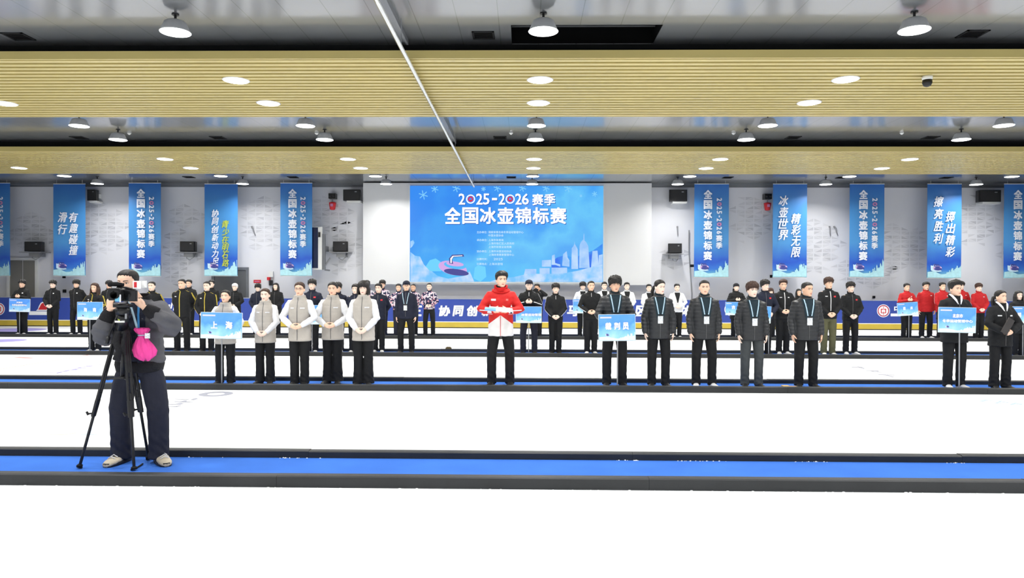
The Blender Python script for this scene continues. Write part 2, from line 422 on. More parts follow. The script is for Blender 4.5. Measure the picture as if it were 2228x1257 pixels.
# ------------------------------------------------------------------ art shared by screen, banners and placards
CB = mat('print_pale_blue', (196, 226, 244), rough=.5, var=.08, vscale=14); CP = mat('print_lilac', (206, 176, 214), rough=.5, var=.05); CN = mat('print_navy', (62, 66, 140), rough=.5, var=.05)
CT = mat('print_teal', (168, 214, 224), rough=.5, var=.08, vscale=10)
def skyline(m, x0, x1, z0, hgt, seed, mi=0, y=-.003, th=.003, up=1.0):
    """print of towers that rise toward x1"""
    rnd = random.Random(seed); x = x0; w = x1 - x0; pts = [(x0, z0), ]
    while x < x1 - 1e-4:
        dx = min(rnd.uniform(.03, .07) * w, x1 - x); t = (x - x0) / w
        hh = hgt * (.12 + .75 * t ** up) * rnd.uniform(.6, 1.15)
        pts += [(x, z0 + hh), (x + dx * .5, z0 + hh * (1.18 if rnd.random() < .4 else 1)), (x + dx, z0 + hh)]; x += dx
    pts += [(x1, z0)]
    # as columns, so that the outline need not be convex
    for i in range(1, len(pts) - 2):
        (a, b), (c, d) = pts[i], pts[i + 1]
        if c - a > 1e-5: m.poly([(a, z0), (c, z0), (c, d), (a, b)], y, th, mi)
def stone(m, x, z, s, y=-.004, mi=(0, 1, 2), th=.003):
    E = lambda cx, cz, rx, rz, n=16: [(cx + rx * cos(2 * pi * i / n), cz + rz * sin(2 * pi * i / n)) for i in range(n)]
    m.poly([(x - .6 * s, z - .2 * s), (x - .3 * s, z - .34 * s), (x + .2 * s, z - .36 * s), (x + .5 * s, z - .3 * s), (x - .1 * s, z + .2 * s), (x - .25 * s, z + .45 * s), (x - .4 * s, z + .25 * s), (x - .62 * s, z + .3 * s)], y, th, mi[0])
    m.poly(E(x + .05 * s, z + .02 * s, .46 * s, .24 * s), y - .003, th, mi[1]); m.poly(E(x + .12 * s, z - .07 * s, .4 * s, .15 * s), y - .006, th, mi[2])
    m.poly(E(x + .05 * s, z + .14 * s, .3 * s, .08 * s), y - .009, th, mi[2])
    y -= .006
    m.poly([(x - .3 * s, z + .42 * s), (x + .25 * s, z + .38 * s), (x + .25 * s, z + .32 * s), (x - .2 * s, z + .34 * s), (x - .22 * s, z + .2 * s), (x - .32 * s, z + .2 * s)], y - .004, th, mi[2])

# ------------------------------------------------------------------ LED screen
YS = 27.55
A = at(892, 404, YS); B = at(1312, 613.5, YS)
sx0, sx1, sz0, sz1 = A.x, B.x, B.z, A.z; SW, SH = sx1 - sx0, sz1 - sz0
SB = mat('screen_sky', (10, 10, 10), rough=.4, spec=.3)
g = NG(SB)
fx = g.m('DIVIDE', g.X, SW); fz = g.m('DIVIDE', g.Z, SH)
t = g.m('ADD', g.m('ADD', g.m('MULTIPLY', fx, .35), g.m('MULTIPLY', fz, -.3)), g.m('MULTIPLY', g.noise(.55, 5), .9))
c = g.ramp(t, [(.2, (52, 140, 242)), (.42, (66, 162, 246)), (.58, (104, 198, 250)), (.75, (84, 170, 246))])
c = g.mix(g.m('MULTIPLY', g.m('SUBTRACT', 1.0, g.m('MULTIPLY', fz, 3.2)), g.noise(1.2, 6)), c, lin((70, 190, 250)))
g.out(c, 'Emission Color'); g.b.inputs['Emission Strength'].default_value = 1.0
def em(name, rgb, es=1.0, n=0, n2=None, scale=3):
    m = mat(name, (10, 10, 10), rough=.4, spec=.3, emit=rgb, es=es)
    if n:
        g = NG(m); g.out(g.ramp(g.noise(scale, 5), [(.35, rgb), (.62, n2)]), 'Emission Color')
    return m
scr = thing('led_screen', 'large glowing blue event screen with white title and city skyline on the back wall', 'screen', (sx0, YS, sz0))
m = MB(); m.box(0, SW, 0, .06, 0, SH); m.build('screen_face', SB, scr)
m = MB(); m.box(-.04, SW + .04, .01, .069, -.05, 0); m.box(-.04, 0, .01, .069, 0, SH + .03); m.box(SW, SW + .04, .01, .069, 0, SH + .03); m.build('frame', WHITEM, scr)
def SP(px, py): q = at(px, py, YS); return (q.x - sx0, q.z - sz0)
EW = em('screen_white', (255, 255, 255), 1.15); EN = em('screen_navy', (30, 90, 190)); ER = em('screen_red', (220, 40, 70))
def ttl(s, px, py, hpx, wpx, m, bold=.03, y=-.004, mi=0, dx=0):
    x, z = SP(px, py); k = YS / FPX; put_text(m, s, x + dx, z - dx, y, h=hpx * k, w=wpx * k, bold=bold, mi=mi, th=.003)
m = MB(); ms = MB()
for mm, dx, y in ((ms, .025, -.003), (m, 0, -.008)):
    for s, px, w in (('2', 1005, 14), ('2', 1043, 14), ('5', 1058, 14), ('-', 1076, 11), ('2', 1092, 14), ('2', 1128, 14), ('6', 1143, 15)): ttl(s, px, 433, 5 if s == '-' else 24, w, mm, .03, y, dx=dx)
    for s, px in (('赛', 1170), ('季', 1196)): ttl(s, px, 434, 25, 24, mm, .035, y, dx=dx)
    for i, s in enumerate('全国冰壶锦标赛'): ttl(s, 985 + 38.3 * i, 469, 36, 35, mm, .045, y, dx=dx)
ms.build('title_shadow', EN, scr); m.build('title', EW, scr)
for px in (1024, 1110):
    m = MB(); x, z = SP(px, 433); n = 24
    for r0, r1, mi in ((.13, .17, 0), (.05, .1, 1)):
        v = [(x + rr * cos(2 * pi * i / n), -.008, z + rr * sin(2 * pi * i / n)) for rr in (r1, r0) for i in range(n)]
        m.add(v, [(i, (i + 1) % n, n + (i + 1) % n, n + i) for i in range(n)], mi)
    m.box(x - .02, x + .02, -.009, -.006, z - .1, z - .02, 1)
    m.build('emblem', [EW, ER], scr)
m = MB()
for s, px, py, w in (('主办单位：', 1049, 505, 23), ('国家体育总局冬季运动管理中心', 1101, 505, 76), ('中国冰壶协会', 1079, 512, 33), ('承办单位：', 1049, 522, 23), ('上海市体育局', 1079, 522, 33), ('上海市徐汇区人民政府', 1091, 529.5, 56), ('上海市体育总会竞赛', 1088, 537, 50),
                   ('协办单位：', 1049, 546.5, 23), ('上海市冰壶运动协会', 1088, 546.5, 50), ('上海体育赛事管理中心', 1091, 554, 55), ('比赛时间：', 1049, 563.5, 23), ('2025', 1084, 563.5, 20), ('比赛地点：', 1049, 574, 23), ('上海冰壶馆', 1079, 574, 30)):
    ttl(s, px, py, 5.2, w, m, .02, -.004)
m.build('credits', em('screen_pale', (200, 232, 255)), scr)
ESK = em('screen_towers', (190, 220, 255), 1, 1, (150, 196, 250), 2.5); ESN = em('screen_snow', (206, 226, 255), 1, 1, (120, 196, 252), 2.2); EDB = em('screen_deep_blue', (52, 110, 236), 1, 1, (66, 160, 246), 1.4)
m = MB()
def P(mi, y, pts): m.poly([SP(*p) for p in pts], y, .002, mi)
P(2, -.002, [(1200, 570), (1212, 560), (1228, 555), (1250, 560), (1290, 545), (1311, 530), (1311, 585), (1200, 585)])
for q in ([(1179, 580), (1179, 566), (1199, 565), (1199, 580)], [(1200, 576), (1201, 556), (1207, 553), (1208, 576)], [(1208, 576), (1208, 572), (1219, 575), (1219, 580)], [(1223, 578), (1225, 553), (1233, 546), (1235, 560), (1239, 566), (1239, 580)],
          [(1243, 585), (1244, 540), (1247, 536), (1250, 530), (1254, 536), (1257, 542), (1258, 585)], [(1260, 583), (1261, 534), (1264, 526), (1269, 521), (1275, 526), (1280, 535), (1283, 583)], [(1269, 523), (1270, 508), (1271, 508), (1272, 523)], [(1249.4, 532), (1250, 525), (1250.6, 532)],
          [(1286, 582), (1289, 546), (1300, 545), (1303, 582)], [(1302, 582), (1303, 555), (1311, 553), (1311, 582)], [(1140, 597), (1143, 585), (1167, 585), (1167, 597)], [(1174, 597), (1174, 583), (1196, 583), (1196, 597)], [(1200, 597), (1200, 582), (1234, 582), (1234, 597)]): P(0, -.004, q)
P(1, -.006, [(1065, 613), (1085, 606), (1120, 602), (1150, 595), (1190, 596), (1230, 594), (1260, 588), (1290, 580), (1311, 575), (1311, 613)])
P(1, -.003, [(893, 613), (893, 548), (903, 556), (914, 558), (922, 575), (936, 590), (950, 613)]); P(1, -.0035, [(893, 540), (893, 525), (899, 522), (902, 528), (897, 536)])
P(1, -.004, [(920, 613), (926, 586), (940, 590), (952, 600), (975, 606), (1010, 600), (1022, 590), (1032, 613)]); P(3, -.003, [(1030, 605), (1033, 582), (1040, 577), (1056, 580), (1058, 602), (1045, 613)])
P(3, -.0025, [(926, 580), (935, 566), (948, 562), (962, 572), (960, 590), (930, 590)])
m.build('city_art', [ESK, ESN, EDB, em('screen_cyan', (110, 210, 255))], scr)
m = MB(); x, z = SP(988, 585)
E = lambda cx, cy, rx, ry, n=24, tilt=0: [(cx + rx * cos(2 * pi * i / n), cy + ry * sin(2 * pi * i / n) + tilt * rx * cos(2 * pi * i / n)) for i in range(n)]
P(0, -.008, E(985, 583, 31, 15, tilt=.18)); P(1, -.010, E(993, 592, 27, 7, tilt=.12)); P(2, -.012, E(990, 577, 24, 8, tilt=.12)); P(0, -.014, E(990, 574, 19, 5, tilt=.1))
P(1, -.016, [(978, 573), (977, 562), (984, 554), (1008, 553), (1010, 558), (988, 559), (984, 564), (986, 574)]); P(3, -.017, [(980, 572), (980, 562), (985, 556.5), (1006, 555.5), (1006, 557), (987, 558), (983, 564), (983, 572)])
m.build('curling_stone_art', [em('screen_pink', (214, 170, 232)), em('screen_plum', (74, 74, 150)), em('screen_sky_tint', (90, 190, 250)), EW], scr)
m = MB()
for px, py, r in ((921, 424, 10), (946, 411, 8), (993, 409, 9), (1082, 409, 8), (1137, 409, 8), (1188, 409, 8), (1236, 409, 9), (1264, 426, 3), (1294, 422, 6), (1052, 411, 5)):
    m = MB()
    for i in range(3):
        a = pi / 3 * i + .3; c, s = cos(a), sin(a)
        q = [(-r, -.9), (r, -.9), (r, .9), (-r, .9)]; P(0, -.003 - i * .0005, [(px + u * c - v * s, max(405, py + u * s + v * c)) for u, v in q])
    m.build('snowflake_art', em('screen_flake', (130, 206, 252)), scr)

# ------------------------------------------------------------------ hanging banners
BAN = mat('banner_print', (80, 150, 215), rough=.35, spec=.5)
g = NG(BAN); BH = 3.5
fz = g.m('DIVIDE', g.Z, -BH)
c = g.ramp(g.m('ADD', fz, g.m('MULTIPLY', g.m('SUBTRACT', g.noise(1.6, 4), .5), .12)), [(.0, (44, 98, 174)), (.3, (66, 132, 192)), (.62, (74, 142, 202)), (.82, (38, 84, 188)), (.9, (52, 114, 200)), (.98, (118, 190, 212))])
g.out(c)
BTX = mat('banner_text', (235, 240, 250), rough=.4, var=.02); BPK = mat('banner_pink', (196, 130, 176), rough=.4, var=.02); BGR = mat('banner_green', (176, 190, 70), rough=.4, var=.06)
YBN = 27.2
def banner(px0, px1, py0, py1, kind, lab):
    A = at(px0, py0, YBN); B = at(px1, py1, YBN); cx = (A.x + B.x) / 2; w = B.x - A.x; z1 = A.z; h = z1 - B.z
    t = thing('banner', lab, 'banner', (cx, YBN, z1), 0, 'blue hanging banners')
    m = MB(); N = 14; v = []; f = []
    for i in range(N + 1):
        for j in range(9):
            u = j / 8; yy = .012 * sin(u * 7 + i * .4 + px0) * (i / N)
            v.append(((u - .5) * w, yy, -h * i / N))
    for i in range(N):
        for j in range(8): a = i * 9 + j; f.append((a, a + 1, a + 10, a + 9))
    v2 = [(x, y + .006, z) for x, y, z in v]; n0 = len(v)
    m.add(v + v2, f + [tuple(n0 + q for q in ff[::-1]) for ff in f]); m.build('cloth', BAN, t, True)
    m = MB(); m.tube([(-w / 2, .003, .0), (w / 2, .003, .0)], .012, 8); m.build('rod', WHITEM, t); m = MB(); m.tube([(-w / 2, .003, -h), (w / 2, .003, -h)], .012, 8); m.build('rod', WHITEM, t); m = MB()
    for s in (-.4, .4): m.tube([(s * w, .003, 0), (s * w, .003, ZC - z1 + .0)], .004, 6)
    m.build('hanging_wire', WHITEM, t)
    y = -.022
    m = MB(); skyline(m, -.05 * w, w * .49, -h + .02, .62, int(px0) + 7, 0, y); m.poly([(-w * .49, -h + .02), (w * .49, -h + .02), (w * .49, -h + .2), (-w * .1, -h + .14), (-w * .3, -h + .26), (-w * .49, -h + .22)], y - .001, .002, 0)
    m.build('skyline_print', CT, t); m = MB(); stone(m, -w * .22, -h + .36, .36, y - .003, th=.002); m.build('curling_stone_print', [CB, CP, CN], t)
    m = MB(); mg = MB()
    if kind == 0:
        for i, s in enumerate('全国冰壶锦标赛'): put_text(m, s, -w * .11, -.39 - i * .376, y, h=.33, w=.31, bold=.06)
        zz = -.58
        for s in '2o25-2o26':
            if s == 'o':
                put_text(mg, 'o', w * .22, zz - .01, y, h=.17, w=.14, bold=.08, rot=-pi / 2); zz -= .155
            elif s == '-': m.box(w * .22 - .02, w * .22 + .02, y - .003, y, zz - .035, zz + .035); zz -= .125
            else: put_text(m, s, w * .22, zz, y, h=.19, w=.115, bold=.06, rot=-pi / 2); zz -= .155
        for s in '赛季': put_text(m, s, w * .22, zz - .06, y, h=.24, w=.23, bold=.05); zz -= .265
        mg.build('emblem', BPK, t)
    else:
        for col, x, z0, dz, sz, green in kind:
            for i, s in enumerate(col): put_text(mg if green else m, s, x * w, -z0 - i * dz, y, h=sz, w=sz * .95, bold=.03, shear=.25)
        if mg.v: mg.build('lettering', BGR, t)
    m.build('lettering', BTX, t)
TT = 0
banner(-49, 22, 398, 600, TT, 'blue title banner cut by the picture edge beside the grey double door')
banner(116, 186, 400, 600, [('滑行', -.2, 1.25, .45, .38, 0), ('有趣碰撞', .14, 1.25, .41, .37, 0)], 'blue slogan banner of two short brush columns, brightly lit at its top')
banner(280, 350, 398, 601, TT, 'blue title banner hanging above the cameraman')
banner(445, 517, 400, 600, [('协同创新动力足', -.17, 1.1, .30, .28, 0), ('青少在明石路', .14, 1.5, .29, .28, 1)], 'blue banner with a column of yellow-green brush writing')
banner(610, 679, 398, 600, TT, 'blue title banner beside the tall wall-mounted display')
banner(1511, 1585, 400, 603, TT, 'blue title banner just past the small lower speaker, next to the white screen panel')
banner(1682, 1755, 400, 603, [('冰壶世界', -.2, .62, .42, .38, 0), ('精彩无限', .17, 1.28, .41, .38, 0)], 'blue slogan banner beside a hanging red box')
banner(1849, 1923, 400, 603, TT, 'blue title banner between the two slogan banners')
banner(2018, 2091, 400, 605, [('擦亮胜利', -.18, .65, .45, .38, 0), ('掷出精彩', .17, 1.2, .43, .38, 0)], 'blue slogan banner between title banners, beside the large upper speaker')
banner(2185, 2259, 400, 605, TT, 'blue title banner cut by the picture edge past the large upper speaker')

# ------------------------------------------------------------------ wall equipment
def speaker(px, py, wpx, hpx, lab, shelf, Yf=27.5):
    q = at(px, py, Yf); k = Yf / FPX; w, h = wpx * k, hpx * k; d = .3
    t = thing('loudspeaker', lab, 'speaker', (q.x, Yf, q.z - h / 2), 0, 'black wall speakers')
    m = MB(); m.rings([[(-w / 2 + .03, 0, z), (w / 2 - .03, 0, z), (w / 2, .04, z), (w / 2 - .05, d, z), (-w / 2 + .05, d, z), (-w / 2, .04, z)] for z in (0, h)])
    m.build('cabinet', BLACK, t)
    m = MB(); m.box(-w / 2 + .04, w / 2 - .04, -.012, 0, .03, h - .03); m.build('grille', mat('grille', (30, 30, 32), rough=.7, bump=.6, bscale=250), t)
    m = MB(); m.box(w * .18, w * .3, -.016, -.01, h - .1, h - .07); m.build('badge', GREYM, t)
    m = MB()
    if shelf:
        m.box(-w * .75, w * .62, -.02, YW - Yf - .02, -.045, -.02); m.box(-w * .3, w * .3, .1, YW - Yf - .02, -.2, -.045)
        m.tube([(-w * .1, .2, -.04), (-w * .15, .15, -.25), (w * .1, .1, -.32), (w * .3, .2, -.2), (w * .35, .3, -.06)], .014, 8)
    else: m.box(-w * .3, w * .5, .05, YW - Yf - .02, -.07, 0); m.box(-.1, .1, d, YW - Yf, h * .3, h * .7)
    m.build('bracket', WHITEM if not shelf else GREYM, t)
speaker(70, 536, 38, 21, 'small black speaker on a wall shelf above the grey double door', 1)
speaker(407, 536, 34, 22, 'small black speaker on a wall shelf between title banner and green-lettered banner', 1)
speaker(740, 536, 33, 22, 'small black speaker on a wall shelf beside the tall wall display', 1)
speaker(1469, 540, 30, 21, 'small black speaker on a wall shelf between screen panel and title banner', 1)
speaker(198, 424, 20, 24, 'black upper speaker peeking out behind the brightly lit banner', 0)
speaker(765, 424, 38, 24, 'black upper speaker beside the white screen panel, above the small red alarm', 0)
speaker(1476, 425, 39, 25, 'black upper speaker straight above the small shelf speaker near the screen panel', 0)
speaker(2155, 426, 48, 25, 'wide black upper speaker between slogan banner and edge banner', 0)
def bell(px, py, lab):
    q = at(px, py, 27.7); t = thing('alarm_unit', lab, 'alarm', (q.x, 27.7, q.z), 0, 'wall alarm units')
    m = MB(); m.box(-.13, .13, 0, .3, -.1, .1); m.ball((-.07, -.01, .0), .045, 10, 6); m.ball((.07, -.01, .0), .045, 10, 6); m.build('lamp_box', BLACK, t)
    m = MB(); m.tube([(0, .1, -.1), (0, .1, -.22)], .02, 8); m.build('bracket', GREYM, t)
    m = MB(); m.lathe([(.06, -.52), (.1, -.5), (.13, -.3), (.135, -.24), (.05, -.22)], 16, (0, .1, 0)); m.build('red_box', LOGORED, t, True)
    m = MB(); m.box(-.05, .05, -.035, -.02, -.4, -.3); m.build('mark', BPK, t)
bell(722, 426, 'black emergency lamp with red box below, beside the tall wall display')
bell(1672, 427, 'black emergency lamp with red box below, touching the slogan banner')
# tall wall display seen almost edge on
q = at(693, 540, 27.3); t = thing('wall_display', 'tall white-framed black display hung edge-on to the wall beside a title banner', 'display', (q.x, 27.3, q.z))
m = MB(); m.box(-.2, .12, 0, .12, -.8, .8); m.build('frame', WHITEM, t)
m = MB(); m.box(-.27, -.02, -.02, .1, -.74, .78); m.build('screen_glass', mat('display_navy', (24, 34, 66), rough=.15, spec=.6, var=.1), t)
m = MB(); m.box(.0, .07, -.03, -.0, .42, .6); m.build('switch', BLACK, t)
m = MB(); m.box(.12, .22, .05, .2, -.8, .55); m.tube([(.2, .15, -.8), (.34, .3, -.82)], .03, 8); m.tube([(.2, .15, -.65), (.36, .3, -.35)], .03, 8); m.box(.05, .2, .2, .7, -.1, .1); m.build('bracket', TRIMG, t)
for px, py, lab in ((553, 503, 'dark cable stub curling from the wall between the green-lettered banner and title banner'), (1474, 503, 'short grey cable hanging on the wall above the small shelf speaker'), (1805, 503, 'grey cable stub on the wall, the straighter of the pair'), (1818, 503, 'grey cable stub on the wall, the bent one of the pair')):
    q = at(px, py, YW); m = MB(); b_ = .07 if px in (553, 1818) else .01
    m.tube([(q.x - b_, YW, q.z + .17), (q.x - b_, YW - .06, q.z + .17), (q.x - .01, YW - .07, q.z + .1), (q.x, YW - .06, q.z), (q.x + b_, YW - .05, q.z - .17)], [.03, .03, .025, .022, .015], 8)
    tag(m.build('wall_cable', mat('cable_grey', (140, 140, 144), rough=.6, var=.1), None, True), lab, 'cable', 'wall cables')
q = at(560, 612, YW); t = thing('sign', 'small red rectangular sign on the wall beside the dark grey door', 'sign', (q.x, YW, q.z)); m = MB(); m.box(-.14, .14, -.02, 0, -.06, .06); m.build('plate', LOGORED, t); m = MB(); m.box(-.1, .1, -.024, -.02, -.015, .015); m.build('print', BPK, t)
q = at(591, 597, YW); t = thing('wall_box', 'small grey switch box with red and black fittings on the wall by the red sign', 'switch box', (q.x, YW, q.z)); m = MB(); m.box(-.08, .08, -.1, 0, -.1, .12); m.build('housing', WHITEM, t)
m = MB(); m.box(-.14, -.04, -.12, 0, -.22, -.1); m.build('red_switch', LOGORED, t); m = MB(); m.box(-.06, .06, -.12, -.02, -.42, -.22); m.build('grip', BLACK, t)
q = at(1506, 560, 27.8); t = thing('wall_pole', 'thin grey upright pole on the wall beside the title banner and screen panel', 'pole', (q.x, 27.8, 0)); m = MB(); m.tube([(-.02, 0, .0), (0, 0, 1.3), (-.1, .1, 2.9), (-.1, .1, 3.7)], .022, 8); m.build('tube', GREYM, t); m = MB(); m.box(-.08, .06, -.03, .03, 2.3, 2.4); m.build('clamp', BLACK, t)
for px, py, s, lab in ((140, 602, 6, 'small dark socket right under the brightly lit banner'), (141, 633, 7, 'small dark wall socket low between two men in black'), (1678, 601, 6, 'small dark box under the corner of the slogan banner'), (1901, 646, 5, 'tiny grey outlet just over the rink board beside the round emblem')):
    q = at(px, py, YW); kk = s * YW / FPX / 2; m = MB(); m.box(q.x - kk, q.x + kk, YW - .04, YW, q.z - kk, q.z + kk); m.box(q.x - kk * .5, q.x + kk * .5, YW - .05, YW - .04, q.z - kk * .5, q.z + kk * .5); tag(m.build('wall_socket', BLACKM), lab, 'socket')

# ------------------------------------------------------------------ ceiling fixtures
CX = [-15.5, -10.2, -5.0, .25, 5.45, 10.7, 16.0]
ROWS = [(24.4, 'p', 'in the wall bay, front row'), (26.3, 'p', 'in the wall bay, rear row'), (20.6, 'd', 'in the far wood ceiling, front row'), (22.2, 'd', 'in the far wood ceiling, rear row'), (16.6, 'p', 'in the middle grey bay, front row'), (18.2, 'p', 'in the middle grey bay, rear row'),
        (12.6, 'd', 'in the big wood ceiling, front row'), (14.2, 'd', 'in the big wood ceiling, rear row'), (10.4, 'p', 'in the overhead grey bay'), (8.4, 'p', ''), (4.6, 'd0', ''), (6.2, 'd0', ''), (.6, 'p', ''), (2.2, 'p', ''), (-2.5, 'p', '')]
CN_ = ['three columns off the screen, camcorder side', 'two columns off the screen, camcorder side', 'one column off the screen, camcorder side', 'in line with the screen', 'one column off the screen, referee side', 'two columns off the screen, referee side', 'three columns off the screen, referee side']
def lens(z, y0):
    m = MB(); m.lathe([(.02, z + .03), (.2, z + .02), (.212, z + .008), (.205, z), (.02, z - .004)], 28); return m
M_SH = MB(); M_SH.lathe([(.04, .165), (.12, .16), (.15, .14), (.2, .02), (.215, .0), (.205, .0)], 28); M_SH = M_SH.mesh('shade', SHADE, True)
M_ST = MB(); M_ST.tube([(0, 0, .155), (0, 0, .26)], .018, 10); M_ST.lathe([(.05, .245), (.05, .26)], 16); M_ST = M_ST.mesh('stem', BLACK)
M_DF = lens(-.005, 0).mesh('diffuser', LIT, True)
M_RG = MB(); M_RG.lathe([(.2, .012), (.225, .012), (.23, .002), (.205, -.004), (.2, .012)], 28, cap=False); M_RG = M_RG.mesh('ring', WHITEM, True)
lt = bpy.data.lights.new('lamp_light', 'AREA'); lt.shape = 'DISK'; lt.size = .38; lt.energy = LAMP_W; lt.color = (1, .99, .97); lt.spread = R(150)
for Y, kd, lab in ROWS:
    for ci, x in enumerate(CX):
        inview = Y > 7 and abs(x) < 1.0 + Y * .72
        z = 5.22 if kd == 'p' else 5.142
        if kd == 'd0': z = 5.45
        L = None
        if inview and lab:
            L = thing('pendant_lamp' if kd == 'p' else 'downlight', ('pendant lamp ' if kd == 'p' else 'round downlight ') + lab + ', ' + CN_[ci], 'lamp', (x, Y, z), 0, 'pendant lamps' if kd == 'p' else 'round downlights')
            if kd == 'p':
                link('stem', M_ST, L); link('shade', M_SH, L)
            else: link('ring', M_RG, L)
            link('diffuser', M_DF, L)
            link('lamp_light', lt, L, (0, 0, -.03))
        else: link('lamp_light', lt, None, (x, Y, z - .03))
for Y, xs in ((11.3, (-.65, 6.8, -7.9)), (19.2, (-.66, 6.96, 10.5, -8.1, -11.8)), (26.4, (-.5, -8.4, -12.2, 7.25, 11.3, 15))):
    for i, x in enumerate(xs):
        q = .17
        t = thing('air_vent', 'small black square air vent in the %s grey ceiling bay, %s' % ({11.3: 'overhead', 19.2: 'middle', 26.4: 'wall'}[Y], {0: 'by the white conduit', 1: 'first one toward the referees' if x > 0 else 'first one toward the cameraman', 2: 'second one toward the referees' if x > 0 else ('second one toward the cameraman' if Y > 20 else 'far toward the cameraman'), 3: 'between the camera-side banners' if Y < 20 else 'over the slogan banner', 4: 'over the cameraman side edge' if Y < 20 else 'over the title banner', 5: 'by the edge speaker'}[i]), 'vent', (x, Y, ZC), 0, 'black air vents')
        m = MB(); m.box(-q, q, -q, -q + .03, -.015, 0); m.box(-q, q, q - .03, q, -.015, 0); m.box(-q, -q + .03, -q, q, -.015, 0); m.box(q - .03, q, -q, q, -.015, 0); m.build('frame', BLACKM, t)
        m = MB(); m.box(-q + .03, q - .03, -q + .03, q - .03, -.004, 0)
        for j in range(5): m.box(-q + .03, q - .03, -q + .05 + j * .055, -q + .07 + j * .055, -.012, -.004)
        m.build('grille', DARKV, t)
# small white sensors on the ceiling
for i, (px, py, lab) in enumerate(((281, 296, 'tiny white ceiling sensor beside the pendant lamp over the cameraman'), (689, 296, 'tiny white ceiling sensor beside the pendant lamp on the camcorder side of the conduit'), (1112, 293, 'tiny white ceiling sensor beside the vent by the conduit'), (1596, 296, 'tiny white ceiling sensor beside the pendant lamp over the referees'), (1962, 297, 'tiny white ceiling sensor near the far referee-side vent'))):
    Y = 18.6; q = at(px, py, Y); m = MB(); m.lathe([(.05, -.0), (.05, -.02), (.02, -.05)], 14, (q.x, Y, ZC)); tag(m.build('ceiling_sensor', WHITEM, None, True), lab, 'sensor')
# dome camera under the wood ceiling
t = thing('dome_camera', 'white dome security camera with dark lens under the slatted wood ceiling', 'camera', (6.72, 12.4, 5.15))
m = MB(); m.lathe([(.075, 0), (.085, -.03), (.075, -.07)], 20); m.build('mount', WHITEM, t, True)
m = MB(); m.lathe([(.075, -.07), (.078, -.12), (.055, -.17), (.02, -.185)], 20); m.build('lens_dome', BLACK, t, True)
# white conduit under the ceiling running to the screen wall
t = thing('ceiling_conduit', 'long thin white conduit hung under the ceiling, running toward the screen', 'conduit', (-1.80, 0, 5.07))
m = MB()
for i, (y0, y1) in enumerate(((2, 8.9), (8.9, 12.9), (12.9, 17.2), (17.2, 21.5), (21.5, 25.9))): m.box(-.018 - .004 * (i % 2), .018 + .004 * (i % 2), y0, y1, -.016, .012)
m.build('rail', WHITEM, t)
m = MB(); m.box(-.034, -.023, 2, 25.9, -.012, .035); m.build('cable_tray', mat('tray_olive', (120, 112, 84), rough=.6, var=.1), t)
m = MB()
for y in (9, 10.6, 17.2, 18.8, 24.6, 25.6): m.tube([(0, y, .012), (0, y, ZC - 5.07)], .005, 6)
for y in (12.4, 14.4, 20.4, 22.4): m.tube([(0, y, .012), (0, y, .08)], .005, 6)
m.build('hanger', GREYM, t)
for Y0, Y1, w in ((6.0, 11.5, 'overhead'), (15.6, 19.6, 'middle')):
    m = MB(); m.box(-1.95, -1.87, Y0, Y1, ZC - .05, ZC); m.box(-1.87, -1.84, Y0, Y1, ZC - .09, ZC)
    tag(m.build('ceiling_channel', TRIMG), 'dark grey ceiling channel beside the white conduit in the %s grey bay' % w, 'channel')

# small boxes lying by the feet
q = at(1717, 840, 11.5); m = MB(); m.box(-.11, .11, -.05, .05, 0, .05); m.box(-.12, -.02, -.06, .06, .05, .06)
o = m.build('box', mat('box_yellow', (222, 170, 70), rough=.6, var=.08)); o.location = (q.x - .03, 11.37, CZ + .001); tag(o, 'small flat yellow box on the carpet by the older man with flat black hair', 'box')
q = at(976, 761, 17.4); m = MB(); m.box(-.07, .07, -.035, .035, 0, .035); m.box(-.05, .05, -.02, .02, .035, .05)
o = m.build('box', mat('box_brown', (96, 80, 40), rough=.6, var=.1)); o.location = (q.x, 17.4, .0945); tag(o, 'small brown box lying on the divider behind the red-jacketed speaker', 'box')

# ================================================================== PEOPLE
# canonical figure 1.75 m tall, feet at z = 0, facing -Y
SKIN = {}
def skin(k):
    c = {0: (240, 206, 184), 1: (236, 196, 170), 2: (246, 216, 198), 3: (226, 182, 154)}[k]
    return mat('skin_%d' % k, c, rough=.55, spec=.35, var=.04, vscale=14)
HAIRM = mat('hair_black', (26, 23, 22), rough=.55, spec=.4, bump=.35, bscale=75, bstretch=(1, 1, .25), var=.3, vscale=30)
HAIRB = mat('hair_brown', (62, 40, 30), rough=.55, spec=.4, bump=.8, bscale=55, bstretch=(1, 1, .25), var=.3, vscale=30)
HAIRG = mat('hair_greying', (74, 70, 66), rough=.6, spec=.35, bump=.8, bscale=60, var=.4, vscale=40)
LIP = mat('lip', (178, 96, 90), rough=.5, spec=.4, var=.05, vscale=30); EYEW = mat('eye_white', (210, 204, 198), rough=.3, var=.02); EYED = mat('eye_dark', (30, 20, 16), rough=.2, spec=.6, var=.05)
BROW = mat('eyebrow_hair', (40, 30, 26), rough=.7, var=.2, vscale=60)

